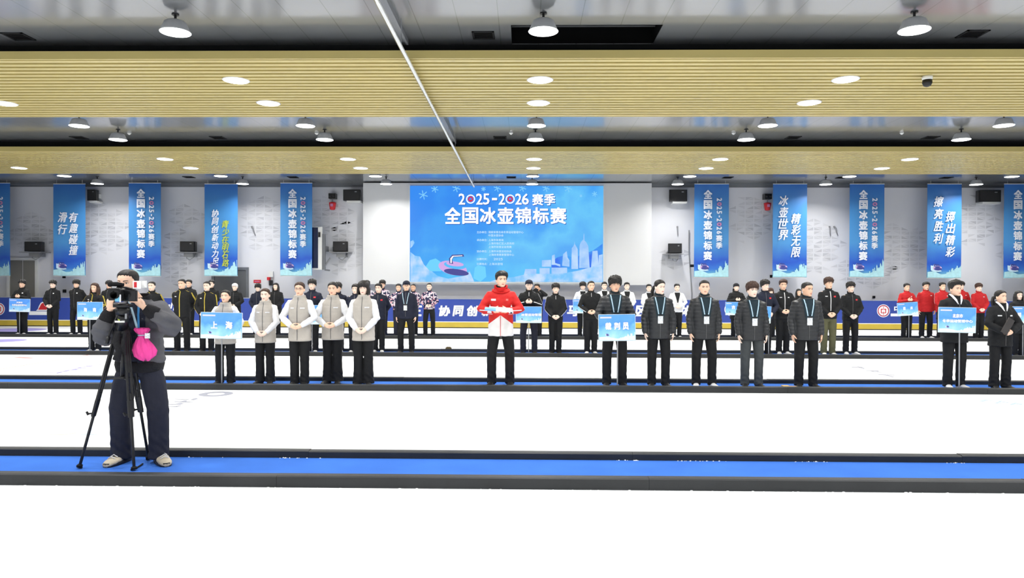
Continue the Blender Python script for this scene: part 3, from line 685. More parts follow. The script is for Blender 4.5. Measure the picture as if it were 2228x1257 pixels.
def sup(cx, cy, z, w, yf, yb, n=28, p=2.3):
    r = []
    for k in range(n):
        a = 2 * pi * k / n; c, s_ = cos(a), sin(a)
        x = w * math.copysign(abs(c) ** (2 / p), c); q = math.copysign(abs(s_) ** (2 / p), s_)
        r.append((cx + x, cy + (q * yb if q > 0 else q * yf), z))
    return r
HR = [(-.004, .020, -.060, .000), (.0, .036, .080, -.005), (.012, .046, .085, .02), (.03, .054, .086, .045), (.05, .061, .086, .06), (.072, .066, .085, .072), (.095, .071, .084, .082), (.118, .074, .082, .090), (.14, .076, .086, .094), (.165, .076, .084, .094), (.19, .069, .072, .084), (.208, .054, .052, .066), (.22, .034, .032, .042), (.226, .012, .012, .016)]
def head_rings(n=44, fem=0):
    rs = []; zs = np.linspace(-.004, .226, 40)
    tab = np.array([(a, b, abs(c), d if d > 0 else .02) for a, b, c, d in HR])
    for z in zs:
        w, yf, yb = (np.interp(z, tab[:, 0], tab[:, i]) for i in (1, 2, 3))
        if fem and z < .07: w *= .93
        ring = []
        for x, y, _ in sup(0, .0, z, w, yf, yb, n, 2.2):
            if y < 0:
                G = lambda u, c, s: math.exp(-((u - c) / s) ** 2)
                d = 0
                d += .020 * G(x, 0, .011) * G(z, .078, .013) + .012 * G(x, 0, .008) * G(z, .098, .018)          # nose tip, bridge
                d += .007 * (G(x, .012, .006) + G(x, -.012, .006)) * G(z, .073, .007)                              # nostril wings
                d -= .009 * (G(x, .031, .016) + G(x, -.031, .016)) * G(z, .116, .011)                              # sockets
                d += .004 * (G(x, .03, .02) + G(x, -.03, .02)) * G(z, .134, .008)                                  # brow
                d += .005 * G(x, 0, .022) * G(z, .050, .005) + .006 * G(x, 0, .018) * G(z, .040, .005) - .004 * G(x, 0, .024) * G(z, .0455, .003) - .003 * G(x, 0, .02) * G(z, .029, .005)
                d += .005 * G(x, 0, .02) * G(z, .012, .01) + .004 * (G(x, .045, .018) + G(x, -.045, .018)) * G(z, .09, .018)
                y -= d
            ring.append((x, y, float(z)))
        rs.append(ring)
    return rs
HO = Vector((0, .004, 1.523))      # head origin: chin level
def head_mat(yaw, pitch=0, H0=None):
    o = H0 or HO
    return Matrix.Translation(o + Vector((0, .02, .02))) @ Matrix.Rotation(R(yaw), 4, 'Z') @ Matrix.Rotation(R(pitch), 4, 'X') @ Matrix.Translation((0, -.02, -.02))

def add_head(mb, M, fem=0):
    rs = [[tuple(M @ Vector(p)) for p in r] for r in head_rings(44, fem)]
    mb.rings(rs)
    for s in (-1, 1):
        m2 = MB(); m2.ball((s * .078, .012, .103), (.010, .019, .033), 12, 8, Matrix.Rotation(s * .25, 3, 'Z') @ Matrix.Rotation(-.2, 3, 'X'))
        mb.add([tuple(M @ Vector(v)) for v in m2.v], m2.f)

def add_hand(mb, Wp, d, t, curl=.35, sc=1.0, spread=.04, pn=None):
    """wrist, finger direction, thumb direction; the palm faces d x t or pn"""
    Wp, d, t = Vector(Wp), Vector(d).normalized(), Vector(t); t = (t - d * t.dot(d)).normalized()
    n = d.cross(t)
    if pn is not None and n.dot(Vector(pn)) < 0: n = -n
    mb.tube([Wp - d * .05, Wp, Wp + d * .03 * sc, Wp + d * .065 * sc, Wp + d * .09 * sc], [(.027, .021), (.027 * sc, .019 * sc), (.038 * sc, .018 * sc), (.041 * sc, .015 * sc), (.036 * sc, .010 * sc)], 14, wide=t)
    for i, (off, L, r) in enumerate(((.030, .070, .0092), (.0105, .079, .0096), (-.0095, .073, .0092), (-.029, .058, .0082))):
        p = Wp + d * .084 * sc + t * off * sc; a = spread * (1.5 - i) * .6
        dd = (d + t * a).normalized(); pts = [p - dd * .015]; rr = [r * sc]; c = curl * (1 + .15 * i)
        for fr in (.0, .45, .3, .25):
            if fr: 
                dd = (dd * cos(c) + n * sin(c)).normalized(); p = p + dd * L * fr * sc
            pts.append(p); rr.append(r * sc * (1 - .08 * len(pts)) + .0006)
        mb.tube(pts, rr, 8)
    p = Wp + d * .018 * sc + t * .026 * sc; dd = (d * .62 + t * .75 + n * .25).normalized()
    pts = [p, p + dd * .034 * sc]; q = (dd * .8 + d * .5 + n * .15).normalized(); pts += [pts[-1] + q * .03 * sc, pts[-1] + q * .03 * sc + (q + n * .2).normalized() * .024 * sc]
    mb.tube(pts, [.0145 * sc, .0125 * sc, .0105 * sc, .008 * sc], 8)

def ik(S, Wr, hint, L1=.285, L2=.255):
    S, Wr = Vector(S), Vector(Wr); v = Wr - S; D = min(v.length, L1 + L2 - .004); u = v.normalized()
    a = (L1 ** 2 - L2 ** 2 + D ** 2) / (2 * D); h = math.sqrt(max(L1 ** 2 - a * a, 0))
    k = Vector(hint); k = (k - u * k.dot(u)).normalized()
    return S + u * a + k * h, S + u * D

# a pose is, per side (-1: the figure's right, +1: its left), wrist, elbow hint, finger direction, thumb direction, palm side, curl
def pose_arms(name):
    P = {}
    for s in (-1, 1):
        if name == 'side': P[s] = ((s * .232, -.03, .885), (s * .6, .9, 0), (s * -.06, -.12, -1), (s * -.1, -1, -.1), (-s, 0, 0), .3)
        elif name == 'clasp': P[s] = ((s * .085, -.165 - (.02 if s < 0 else 0), .965), (s, .25, -.1), (-s * .8, -.18, -.62), (-s * .3, -.1, .9) if s < 0 else (-s * .3, -.1, .9), (0, 1, -.2), .35)
        elif name == 'clasp_high': P[s] = ((s * .09, -.185 - (.02 if s < 0 else 0), 1.03), (s, .2, -.2), (-s * .85, -.2, -.35), (-s * .2, -.1, .9), (0, 1, -.2), .35)
        elif name == 'top': P[s] = ((s * .075, -.20, 1.235), (s, .3, -.8), (-s * .8, -.35, .1), (-s * .2, -.3, .9), (0, .5, -1), .5)
        elif name == 'corner': P[s] = ((s * .235, -.15, .97), (s * .8, .7, -.1), (-s * .1, -.7, -.55), (s * -.7, -.5, .3), (-s * .3, .6, .4), .5)
        elif name == 'pole': P[s] = ((s * .075, -.185, 1.02 + (.02 if s < 0 else 0)), (s, .3, -.2), (-s * .75, -.55, -.1), (-s * .1, -.2, .9), (0, 1, 0), .75)
        elif name == 'read': P[s] = ((s * .105, -.225, 1.17), (s, .1, -.7), (-s * .62, -.75, .05), (s * -.3, -.2, .9), (0, .2, 1), .3)
        elif name == 'back': P[s] = ((s * .075, .15, .98), (s, .5, 0), (-s * .8, .1, -.5), (-s * .3, .1, .9), (0, -1, 0), .3)
        elif name == 'board': P[s] = ((s * .12, -.19, 1.00), (s, .3, -.2), (-s * .4, -.4, -.7), (-s * .3, -.3, .8), (0, .8, 0), .5)
        elif name == 'photo': P[s] = ((s * .09, -.2, 1.55), (s, -.1, -.8), (-s * .3, -.4, .8), (-s * .9, .1, .1), (0, -.7, .7), .6)
        elif name == 'folder': P[s] = ((s * .07 - .06 * (s < 0) * 0 - .07, -.18, .98), (s, .25, -.1), (-s * .8, -.18, -.5), (-s * .3, -.1, .9), (0, 1, -.2), .4)
        else: P[s] = name[s]
    return P
SHO = Vector((.162, .008, 1.405))
def arm_joints(P, s):
    w, hint, d, t, pn, c = P[s]; S = Vector((s * SHO.x, SHO.y, SHO.z))
    e, w2 = ik(S, w, hint); return S, e, w2

def foot_x(stance): return .085 + stance

_cache = {}
def body_mesh(pose, yaw, pitch, fem, vox, stance, H0=None):
    key = ('b', str(pose), yaw, pitch, fem, vox, stance)
    if key in _cache: return _cache[key]
    P = pose_arms(pose); mb = MB()
    sh = .93 if fem else 1
    mb.rings([sup(0, .01, z, w * sh, yf, yb) for z, w, yf, yb in ((.80, .11, .07, .09), (.86, .155, .09, .11), (.94, .162, .095, .115), (1.04, .145, .09, .10), (1.12, .14, .09, .095), (1.24, .155, .10, .10), (1.34, .165, .10, .10), (1.40, .165, .085, .09), (1.445, .12, .065, .075), (1.48, .06, .055, .06))])
    hx, hy = (H0.x - HO.x, H0.y - HO.y) if H0 else (0, 0)
    mb.tube([(0, .022, 1.42), (hx * .5, .018 + hy * .5, 1.50), (hx, .012 + hy, 1.57), (hx, .01 + hy, 1.62)], [.064, .055, .053, .052], 18)
    add_head(mb, head_mat(yaw, pitch, H0), fem)
    for s in (-1, 1):
        S, e, w = arm_joints(P, s); c, d, t, pn = P[s][5], P[s][2], P[s][3], P[s][4]
        mb.tube([S + Vector((-s * .04, 0, .01)), S, S.lerp(e, .4), e, e.lerp(w, .3), w], [.05, .056, .048, .04, .042, .026], 14)
        add_hand(mb, w, d, t, c, .95 if not fem else .88, pn=pn)
        fx = foot_x(stance)
        mb.tube([(s * .085, .005, .90), (s * (.085 + fx) / 2, -.01, .66), (s * fx, -.012, .48), (s * fx, .012, .34), (s * fx, .025, .06)], [.085, .072, .055, .056, .036], 14)
        mb.tube([(s * fx, .03, .045), (s * (fx + .008), -.05, .045)], [.03, .024], 10)
    me = remesh(mb, vox, 2 if vox < .008 else 1, .4)
    _cache[key] = me; return me

def jacket_mesh(pose, kind, vox, hem=.83, fem=0, puff=0, sleeves=1, collar=.0, tight=0):
    key = ('j', str(pose), kind, vox, hem, fem, puff, sleeves, collar, tight)
    if key in _cache: return _cache[key]
    P = pose_arms(pose); mb = MB(); o = .018 + puff - tight; sh = .94 if fem else 1.0
    T = [(hem, .168, .105, .125), (.95, .168, .112, .125), (1.05, .165, .115, .12), (1.15, .165, .118, .118), (1.25, .175, .12, .118), (1.33, .172, .115, .112), (1.39, .166, .098, .105), (1.43, .138, .08, .095), (1.465, .105, .068, .082), (1.49, .075, .068, .075)]
    if hem < .8: T.insert(0, (hem, .175, .115, .13)); T[1] = (.85, .17, .11, .128)
    if collar: T += [(1.50 + collar, .072, .075, .07)]
    rs = [sup(0, .01, z, (w + o * .8) * sh, yf + o, yb + o, 28, 2.4) for z, w, yf, yb in T]
    mb.rings(rs)
    if sleeves:
        for s in (-1, 1):
            S, e, w = arm_joints(P, s); S = Vector((S.x * sh, S.y, S.z)); q = puff * .7 - tight
            cuff = w + (w - e).normalized() * .012
            mb.tube([S + Vector((-s * .06, 0, .0)), S + Vector((s * .005, 0, -.005)), S.lerp(e, .45), e, e.lerp(w, .3), e.lerp(w, .75), cuff], [.056 + q, .067 + q, .060 + q, .053 + q, .052 + q, .045 + q, .038 + q * .6], 16)
    me = remesh(mb, vox, 4, .5)
    # folds: rings across the sleeves and quilting for down coats
    n = len(me.vertices); co = np.empty(n * 3, 'f'); no = np.empty(n * 3, 'f'); me.vertices.foreach_get('co', co); me.vertices.foreach_get('normal', no)
    co = co.reshape(-1, 3); no = no.reshape(-1, 3); x, y, z = co.T
    if kind == 'down': d = .011 * (np.abs(np.sin(pi * (z - .02) / .062)) ** .6 - .6)
    elif kind == 'quilt': d = .006 * (np.abs(np.sin(pi * (z + .02) / .105)) ** .5 - .6)
    else: d = .003 * np.sin(z * 45 + x * 30 + y * 24) * np.sin(x * 26 - z * 11 + 1) + .0012 * np.sin(z * 80 - x * 50)
    me.vertices.foreach_set('co', (co + no * d[:, None].astype('f')).ravel()); me.update()
    _cache[key] = me; return me

def trouser_mesh(vox, stance, flare, slim, fem):
    key = ('t', vox, stance, flare, slim, fem)
    if key in _cache: return _cache[key]
    mb = MB(); fx = foot_x(stance); sh = .97 if fem else 1
    mb.rings([sup(0, .012, z, w * sh, yf, yb, 28, 2.5) for z, w, yf, yb in ((.79, .14, .09, .105), (.84, .168, .105, .125), (.92, .175, .108, .13), (1.0, .16, .1, .115), (1.04, .15, .09, .1))])
    for s in (-1, 1):
        k = -slim
        mb.tube([(s * .088, .01, .90), (s * (.088 + fx) / 2 * 1.02, .0, .70), (s * fx, -.006, .50), (s * fx, .008, .30), (s * fx, .015, .12), (s * fx, .01, .035)], [.094, .090 + k, .078 + k, .074 + k + flare * .3, .072 + k + flare, .074 + k + flare * 1.3], 18)
    me = remesh(mb, vox, 3, .5)
    n = len(me.vertices); co = np.empty(n * 3, 'f'); no = np.empty(n * 3, 'f'); me.vertices.foreach_get('co', co); me.vertices.foreach_get('normal', no)
    co = co.reshape(-1, 3); no = no.reshape(-1, 3); x, y, z = co.T
    w = np.exp(-((z - .12) / .12) ** 2) + .5 * np.exp(-((z - .5) / .08) ** 2) + .4 * np.exp(-((z - .82) / .06) ** 2) + .15
    d = w * (.0028 * np.sin(z * 62 + x * 45 + np.sin(y * 40 + z * 9) * 2.2) + .003 * np.sin(x * 70 + z * 20) * np.sin(z * 31))
    me.vertices.foreach_set('co', (co + no * d[:, None].astype('f')).ravel()); me.update()
    _cache[key] = me; return me

def shoe_mesh(vox):
    if ('s', vox) in _cache: return _cache[('s', vox)]
    mb = MB()
    L = [(.075, .030, .05), (.06, .038, .085), (.02, .040, .095), (-.03, .042, .078), (-.08, .046, .058), (-.13, .045, .048), (-.165, .034, .036), (-.18, .016, .022)]
    mb.rings([[(w * cos(a), y, max(0, h * .5 + h * .5 * sin(a) * (1 if sin(a) > 0 else 1))) for a in [2 * pi * k / 14 for k in range(14)]] for y, w, h in L])
    up = remesh(mb, vox, 1)
    so = MB(); so.rings([sup(0, -.05, z, w, .13, .13, 20, 2.6) for z, w in ((0, .044), (.003, .048), (.024, .047), (.028, .04))])
    n0 = len(up.vertices); me = bpy.data.meshes.new('shoe')
    v = [tuple(p.co) for p in up.vertices] + so.v; f = [tuple(p.vertices) for p in up.polygons] + [tuple(i + n0 for i in q) for q in so.f]
    me.from_pydata(v, [], f); nf = len(up.polygons); me.polygons.foreach_set('material_index', [0] * nf + [1] * len(so.f)); me.polygons.foreach_set('use_smooth', [True] * len(me.polygons))
    _cache[('s', vox)] = me; return me

_hb = {}
def head_bvh(fem=0):
    if fem not in _hb:
        mb = MB(); mb.rings(head_rings(44, fem)); _hb[fem] = BVHTree.FromPolygons(mb.v, mb.f)
    return _hb[fem]
def ss(a, b, x): t = min(1, max(0, (x - a) / (b - a))); return t * t * (3 - 2 * t)
def hair_mesh(style, fem, seed):
    key = ('h', style, fem, seed)
    if key in _cache: return _cache[key]
    bv = head_bvh(fem); C = Vector((0, .004, .118)); rnd = random.Random(seed); ph = rnd.uniform(0, 6)
    bm = bmesh.new(); bmesh.ops.create_icosphere(bm, subdivisions=5, radius=1)
    v = []
    # hairline elevation by azimuth: front, temple, over the ear, nape; crown and side thickness
    T = {'short': (36, 30, -8, -28, .026, .010), 'crew': (38, 32, 2, -22, .012, .005), 'mop': (20, 14, -6, -36, .040, .022), 'fringe': (12, 6, -12, -38, .042, .026), 'side': (34, 26, -8, -30, .036, .012), 'quiff': (40, 30, -8, -30, .040, .012),
         'long': (36, 22, -30, -60, .022, .018), 'tied': (38, 22, -4, -40, .014, .010), 'bob': (12, 0, -42, -55, .026, .026), 'cap': (20, 14, 6, -14, .022, .016), 'beanie': (20, 12, -8, -26, .026, .018), 'hood': (44, 10, -60, -80, .040, .040)}[style]
    for q in bm.verts:
        d = q.co.normalized(); az = abs(math.degrees(math.atan2(d.x, -d.y))); el = math.degrees(math.asin(d.z))
        hit, _, _, r = bv.ray_cast(C, d)
        r = r or .09
        line = np.interp(az, (0, 30, 52, 80, 110, 180), (T[0], T[0] - .3 * (T[0] - T[1]), T[1], T[2], T[3] * .5 + T[2] * .5, T[3]))
        line += 3 * sin(az * .4 + ph) + (2.5 * sin(d.x * 60 + ph) if style in ('mop', 'fringe', 'bob') and d.y < 0 else 0)
        m_ = ss(-3, 9 if style not in ('fringe', 'bob', 'hood') else 4, el - line)
        up = ss(0, 55, el); t = T[5] + (T[4] - T[5]) * up
        if style in ('mop', 'quiff', 'side', 'fringe', 'short'):
            am = 1 if style in ('mop', 'fringe') else .35
            t *= 1 + am * .16 * sin(d.x * 17 + d.y * 9 + ph) + am * .12 * sin(d.y * 25 + d.x * 8 + ph * 2) + am * .1 * sin(d.z * 31 + d.x * 15)
            if style == 'quiff': t += .016 * ss(30, 55, el) * (d.y < 0) * (1 - az / 180)
            if style == 'side': t += .012 * up * d.x
        v.append(tuple(C + d * (r + t * m_ - .014 * (1 - m_))))
    bm.verts.index_update(); f = [tuple(x.index for x in q.verts) for q in bm.faces]; bm.free()
    mb = MB(); mb.add(v, f)
    extra = MB()
    if style == 'long':
        for s in (-1, 1):
            for az, y0, r, zb in ((62, -.035, .016, -.12), (78, .0, .022, -.16), (100, .03, .026, -.17)):
                extra.tube([(s * .070, y0 + .01, .15), (s * .088, y0, .08), (s * .088, y0 - .005, .0), (s * (.098), y0 - .025, -.08), (s * .085, y0 - .05 + .012, zb)], [r, r * 1.1, r * 1.1, r, r * .45], 10)
        for x in (-.05, 0, .05): extra.tube([(x, .085, .15), (x, .115, .06), (x, .11, -.04), (x * 1.1, .12, -.16)], [.03, .034, .034, .02], 10)
    elif style == 'bob':
        for s in (-1, 1):
            for y0 in (-.045, -.015, .02, .05): extra.tube([(s * .066, y0, .17), (s * .085, y0, .10), (s * .088, y0 - .004, .03), (s * .078, y0 - .008, -.012)], [.018, .021, .02, .008], 10)
        for x in (-.05, 0, .05): extra.tube([(x, .09, .14), (x, .108, .05), (x, .09, -.03)], [.03, .03, .015], 10)
    elif style == 'tied':
        extra.tube([(-.01, .085, .13), (-.03, .12, .11), (-.055, .125, .04), (-.06, .11, -.04), (-.05, .10, -.11)], [.022, .028, .03, .026, .01], 12)
        extra.ball((0, .095, .155), (.035, .03, .035))
    elif style == 'cap':
        mb.rings([[(x, y, z + dz - .004 * abs(x) / .06) for x, y, z in [(.062 * cos(a), -.080 - .070 * abs(sin(a)) ** .8, .158 - .012 * abs(sin(a))) for a in [pi * k / 14 for k in range(15)]] + [(-.062 + .124 * k / 6, -.075, .16) for k in range(1, 6)]] for dz in (0, .006)])
    elif style == 'hood': pass
    mb.add(extra.v, extra.f)
    if extra.v: me = remesh(mb, .0065, 1)
    else: me = mb.mesh('hair', [], True)
    _cache[key] = me; return me

def face_parts(fem):
    if ('f', fem) in _cache: return _cache[('f', fem)]
    bv = head_bvh(fem); C = Vector((0, .004, .118))
    def sy(x, z): h = bv.ray_cast(Vector((x, -.3, z)), Vector((0, 1, 0)))[0]; return h.y if h else -.08
    r = []
    for s in (-1, 1):
        x, z = s * .0315, .1165; y = sy(x, z)
        mb = MB(); mb.ball((x, y + .0015, z), (.0145, .006, .0058), 14, 8); mb.ball((x, y - .0025, z), (.0062, .004, .0058), 10, 6, None, 1)
        mb.tube([(x + .0165 * cos(a), sy(x + .0165 * cos(a), z + .006 * sin(a)) - .0015, z + .0068 * sin(a)) for a in [pi * k / 8 for k in range(9)]], [(.0012, .0022)] * 9, 6, mi=1)
        r.append(('eye', mb.mesh('eye', [EYEW, EYED], True)))
        mb = MB(); pts = [(s * u, .1345 + .0045 * sin((u - .014) / .036 * pi * .75)) for u in np.linspace(.014, .05, 7)]
        mb.tube([(a, sy(a, b) - .0015, b) for a, b in pts], [(.0042 * (1.0 if not fem else .7) * (1 - i * .08), .002) for i in range(7)], 6, wide=(0, 0, 1))
        r.append(('eyebrow', mb.mesh('eyebrow', BROW, True)))
    mb = MB()
    for dz, w in ((.0026, .023), (-.0032, .021)):
        mb.tube([(u * w, sy(u * w, .0452) - .0008 - .001 * (1 - u * u), .0452 + dz * (1 - u * u)) for u in np.linspace(-1, 1, 9)], [(.0032 * (1.1 - u * u), .0028) for u in np.linspace(-1, 1, 9)], 6, wide=(0, 0, 1))
    r.append(('lips', mb.mesh('lips', LIP, True)))
    _cache[('f', fem)] = r; return r

def bvh_of(me):
    k = ('bv', me.name)
    if k not in _cache: _cache[k] = BVHTree.FromPolygons([v.co.copy() for v in me.vertices], [tuple(p.vertices) for p in me.polygons])
    return _cache[k]
def ribbon(bv, pts, w, off=.003, th=.003, side=None, lift=0):
    """strap laid on a garment's front along x,z points (or 3D points cast along side)"""
    mb = MB(); P = []
    for p in pts:
        if side is None: o, d = Vector((p[0], -.6, p[1])), Vector((0, 1, 0))
        else: o, d = p[0], p[1]
        h = bv.ray_cast(o, d)[0]
        P.append((h - d * off) if h else (o + d * .45))
    if lift:
        ys = [p.y for p in P]; P = [Vector((p.x, min(ys[max(0, i - 2):i + 3]), p.z)) for i, p in enumerate(P)]
    rs = []
    for i, p in enumerate(P):
        t = (P[min(i + 1, len(P) - 1)] - P[max(i - 1, 0)]).normalized(); dd = Vector((0, 1, 0)) if side is None else pts[i][1]
        u = t.cross(dd).normalized()
        rs.append([tuple(p + u * w / 2), tuple(p - u * w / 2), tuple(p - u * w / 2 - dd * th), tuple(p + u * w / 2 - dd * th)])
    mb.rings(rs); return mb
def zline(x, z0, z1, n=16): return [(x, z0 + (z1 - z0) * i / (n - 1)) for i in range(n)]
def patch(bv, x, z, w, h, off=.003):
    mb = MB(); v = []; nx, nz = 4, 4
    for i in range(nz + 1):
        for j in range(nx + 1):
            xx, zz = x + (j / nx - .5) * w, z + (i / nz - .5) * h; hit = bv.ray_cast(Vector((xx, -.6, zz)), Vector((0, 1, 0)))[0]
            v.append((xx, (hit.y if hit else -.1) - off, zz))
    f = [(i * (nx + 1) + j, i * (nx + 1) + j + 1, (i + 1) * (nx + 1) + j + 1, (i + 1) * (nx + 1) + j) for i in range(nz) for j in range(nx)]
    n = len(v); v2 = [(a, b - .003, c) for a, b, c in v]
    mb.add(v + v2, f + [tuple(n + q for q in ff[::-1]) for ff in f]); return mb
def sleeve_stripe(bv, P, s, w, t0=.0, t1=.95, ang=0, n=18, neck=True):
    S, e, wr = arm_joints(P, s); pts = []
    if neck:
        for u in (0, .33, .66): pts.append((Vector((s * (.085 + .075 * u), .0, 1.75)), Vector((0, 0, -1))))
    for i in range(n):
        u = t0 + (t1 - t0) * i / (n - 1)
        c = S.lerp(e, u * 2) if u < .5 else e.lerp(wr, u * 2 - 1); ax = ((e - S) if u < .5 else (wr - e)).normalized()
        o = Vector((s, 0, .35 if u < .1 else 0)); o = Matrix.Rotation(ang * s, 3, 'Z') @ o; o = (o - ax * o.dot(ax)).normalized()
        pts.append((c + o * .3, -o))
    return ribbon(bv, pts, w, side=1)

FAB = {}
def fab(name, rgb, rough=.8, **k):
    return mat('cloth_' + name, rgb, rough=rough, spec=k.pop('spec', .25), bump=k.pop('bump', .35), bscale=k.pop('bscale', 16), var=k.pop('var', .08), vscale=7, **k)
F_BLACK = fab('black', (27, 28, 30)); F_TROU = fab('trouser_black', (24, 25, 27)); F_NAVY = fab('navy', (30, 34, 50)); F_DOWN = fab('down_black', (38, 40, 43), rough=.5, spec=.4); F_TEAL = fab('teal_dark', (30, 46, 54))
F_BEIGE = fab('beige_vest', (176, 170, 162), rough=.7); F_WHITE = fab('white', (226, 227, 230), rough=.8); F_RED = fab('red', (176, 34, 38)); F_OLIVE = fab('olive', (84, 84, 62)); F_GREYT = fab('charcoal_trouser', (62, 66, 68)); F_NAVYT = fab('navy_trouser', (34, 36, 48))
F_GREY = fab('grey_sweat', (86, 86, 90), rough=.9, var=.12); F_CUFF = fab('cuff_black', (30, 30, 33), rough=.9, bump=.5, bscale=90)
F_YEL = fab('yellow_trim', (196, 176, 70)); F_PIPE = fab('white_trim', (220, 221, 224)); F_ZIP = mat('zip_grey', (96, 96, 98), rough=.4, metal=.4, var=.1, vscale=40); F_ZIPW = mat('zip_silver', (190, 190, 192), rough=.4, metal=.3, var=.1, vscale=40)
F_LAN = fab('lanyard_blue', (168, 196, 212), rough=.6); F_SHOEW = fab('shoe_white', (206, 206, 206), rough=.6); F_SHOEB = fab('shoe_black', (30, 30, 31), rough=.5); F_SHOEC = fab('shoe_cream', (176, 166, 146), rough=.7, var=.3); F_SOLE = mat('sole_white', (214, 214, 212), rough=.6, var=.03); F_SOLEB = mat('sole_black', (24, 24, 25), rough=.6, var=.05)
F_CAP = fab('cap_dark', (38, 42, 58)); F_WHAT = fab('hat_white', (228, 228, 230)); F_BEAN = fab('hat_black', (30, 30, 36))
F_PAT = mat('cloth_patterned', (200, 180, 200), rough=.8, spec=.2)
g = NG(F_PAT); vn = g.nt.nodes.new('ShaderNodeTexVoronoi'); vn.inputs['Scale'].default_value = 22; g.nt.links.new(g.tc.outputs['Object'], vn.inputs['Vector'])
r_ = g.ramp(g.m('FRACT', g.m('MULTIPLY', vn.outputs['Color'], 3.7)), [(.0, (38, 40, 70)), (.3, (200, 150, 160)), (.45, (216, 210, 216)), (.7, (60, 56, 88)), (.85, (206, 186, 200))]); r_.node.color_ramp.interpolation = 'CONSTANT'; g.out(r_)
F_MC = mat('cloth_red_white', (200, 30, 30), rough=.65, spec=.3)
g = NG(F_MC); ax = g.m('ABSOLUTE', g.X)
low = g.m('LESS_THAN', g.Z, g.m('SUBTRACT', 1.10, g.m('MULTIPLY', ax, .75)))           # white chevron hem
body = g.m('LESS_THAN', ax, .215); low = g.m('MULTIPLY', low, body)
g.out(g.mix(low, g.mix(g.noise(6), lin((190, 28, 27)), lin((204, 40, 36))), lin((232, 230, 228))))
F_PINK = mat('bag_pink', (226, 72, 150), rough=.8, spec=.2, bump=.7, bscale=22, bstretch=(2, 2, .5), var=.12, vscale=8)
FLAG = mat('patch_red', (200, 36, 50), rough=.6, var=.05)
BADGE = mat('badge_card', (226, 230, 232), rough=.35); 
g = NG(BADGE); g.out(g.ramp(g.noise(90, 2), [(.5, (226, 230, 233)), (.7, (170, 178, 188))]))

def obj(name, me, mats, parent, M=None):
    """an object whose materials sit on the object, so that figures may share a mesh"""
    mats = mats if isinstance(mats, (list, tuple)) else [mats]
    while len(me.materials) < len(mats): me.materials.append(None)
    o = bpy.data.objects.new(name, me); COL.objects.link(o); o.parent = parent
    for i, q in enumerate(mats): o.material_slots[i].link = 'OBJECT'; o.material_slots[i].material = q
    if M is not None: o.matrix_local = M
    return o

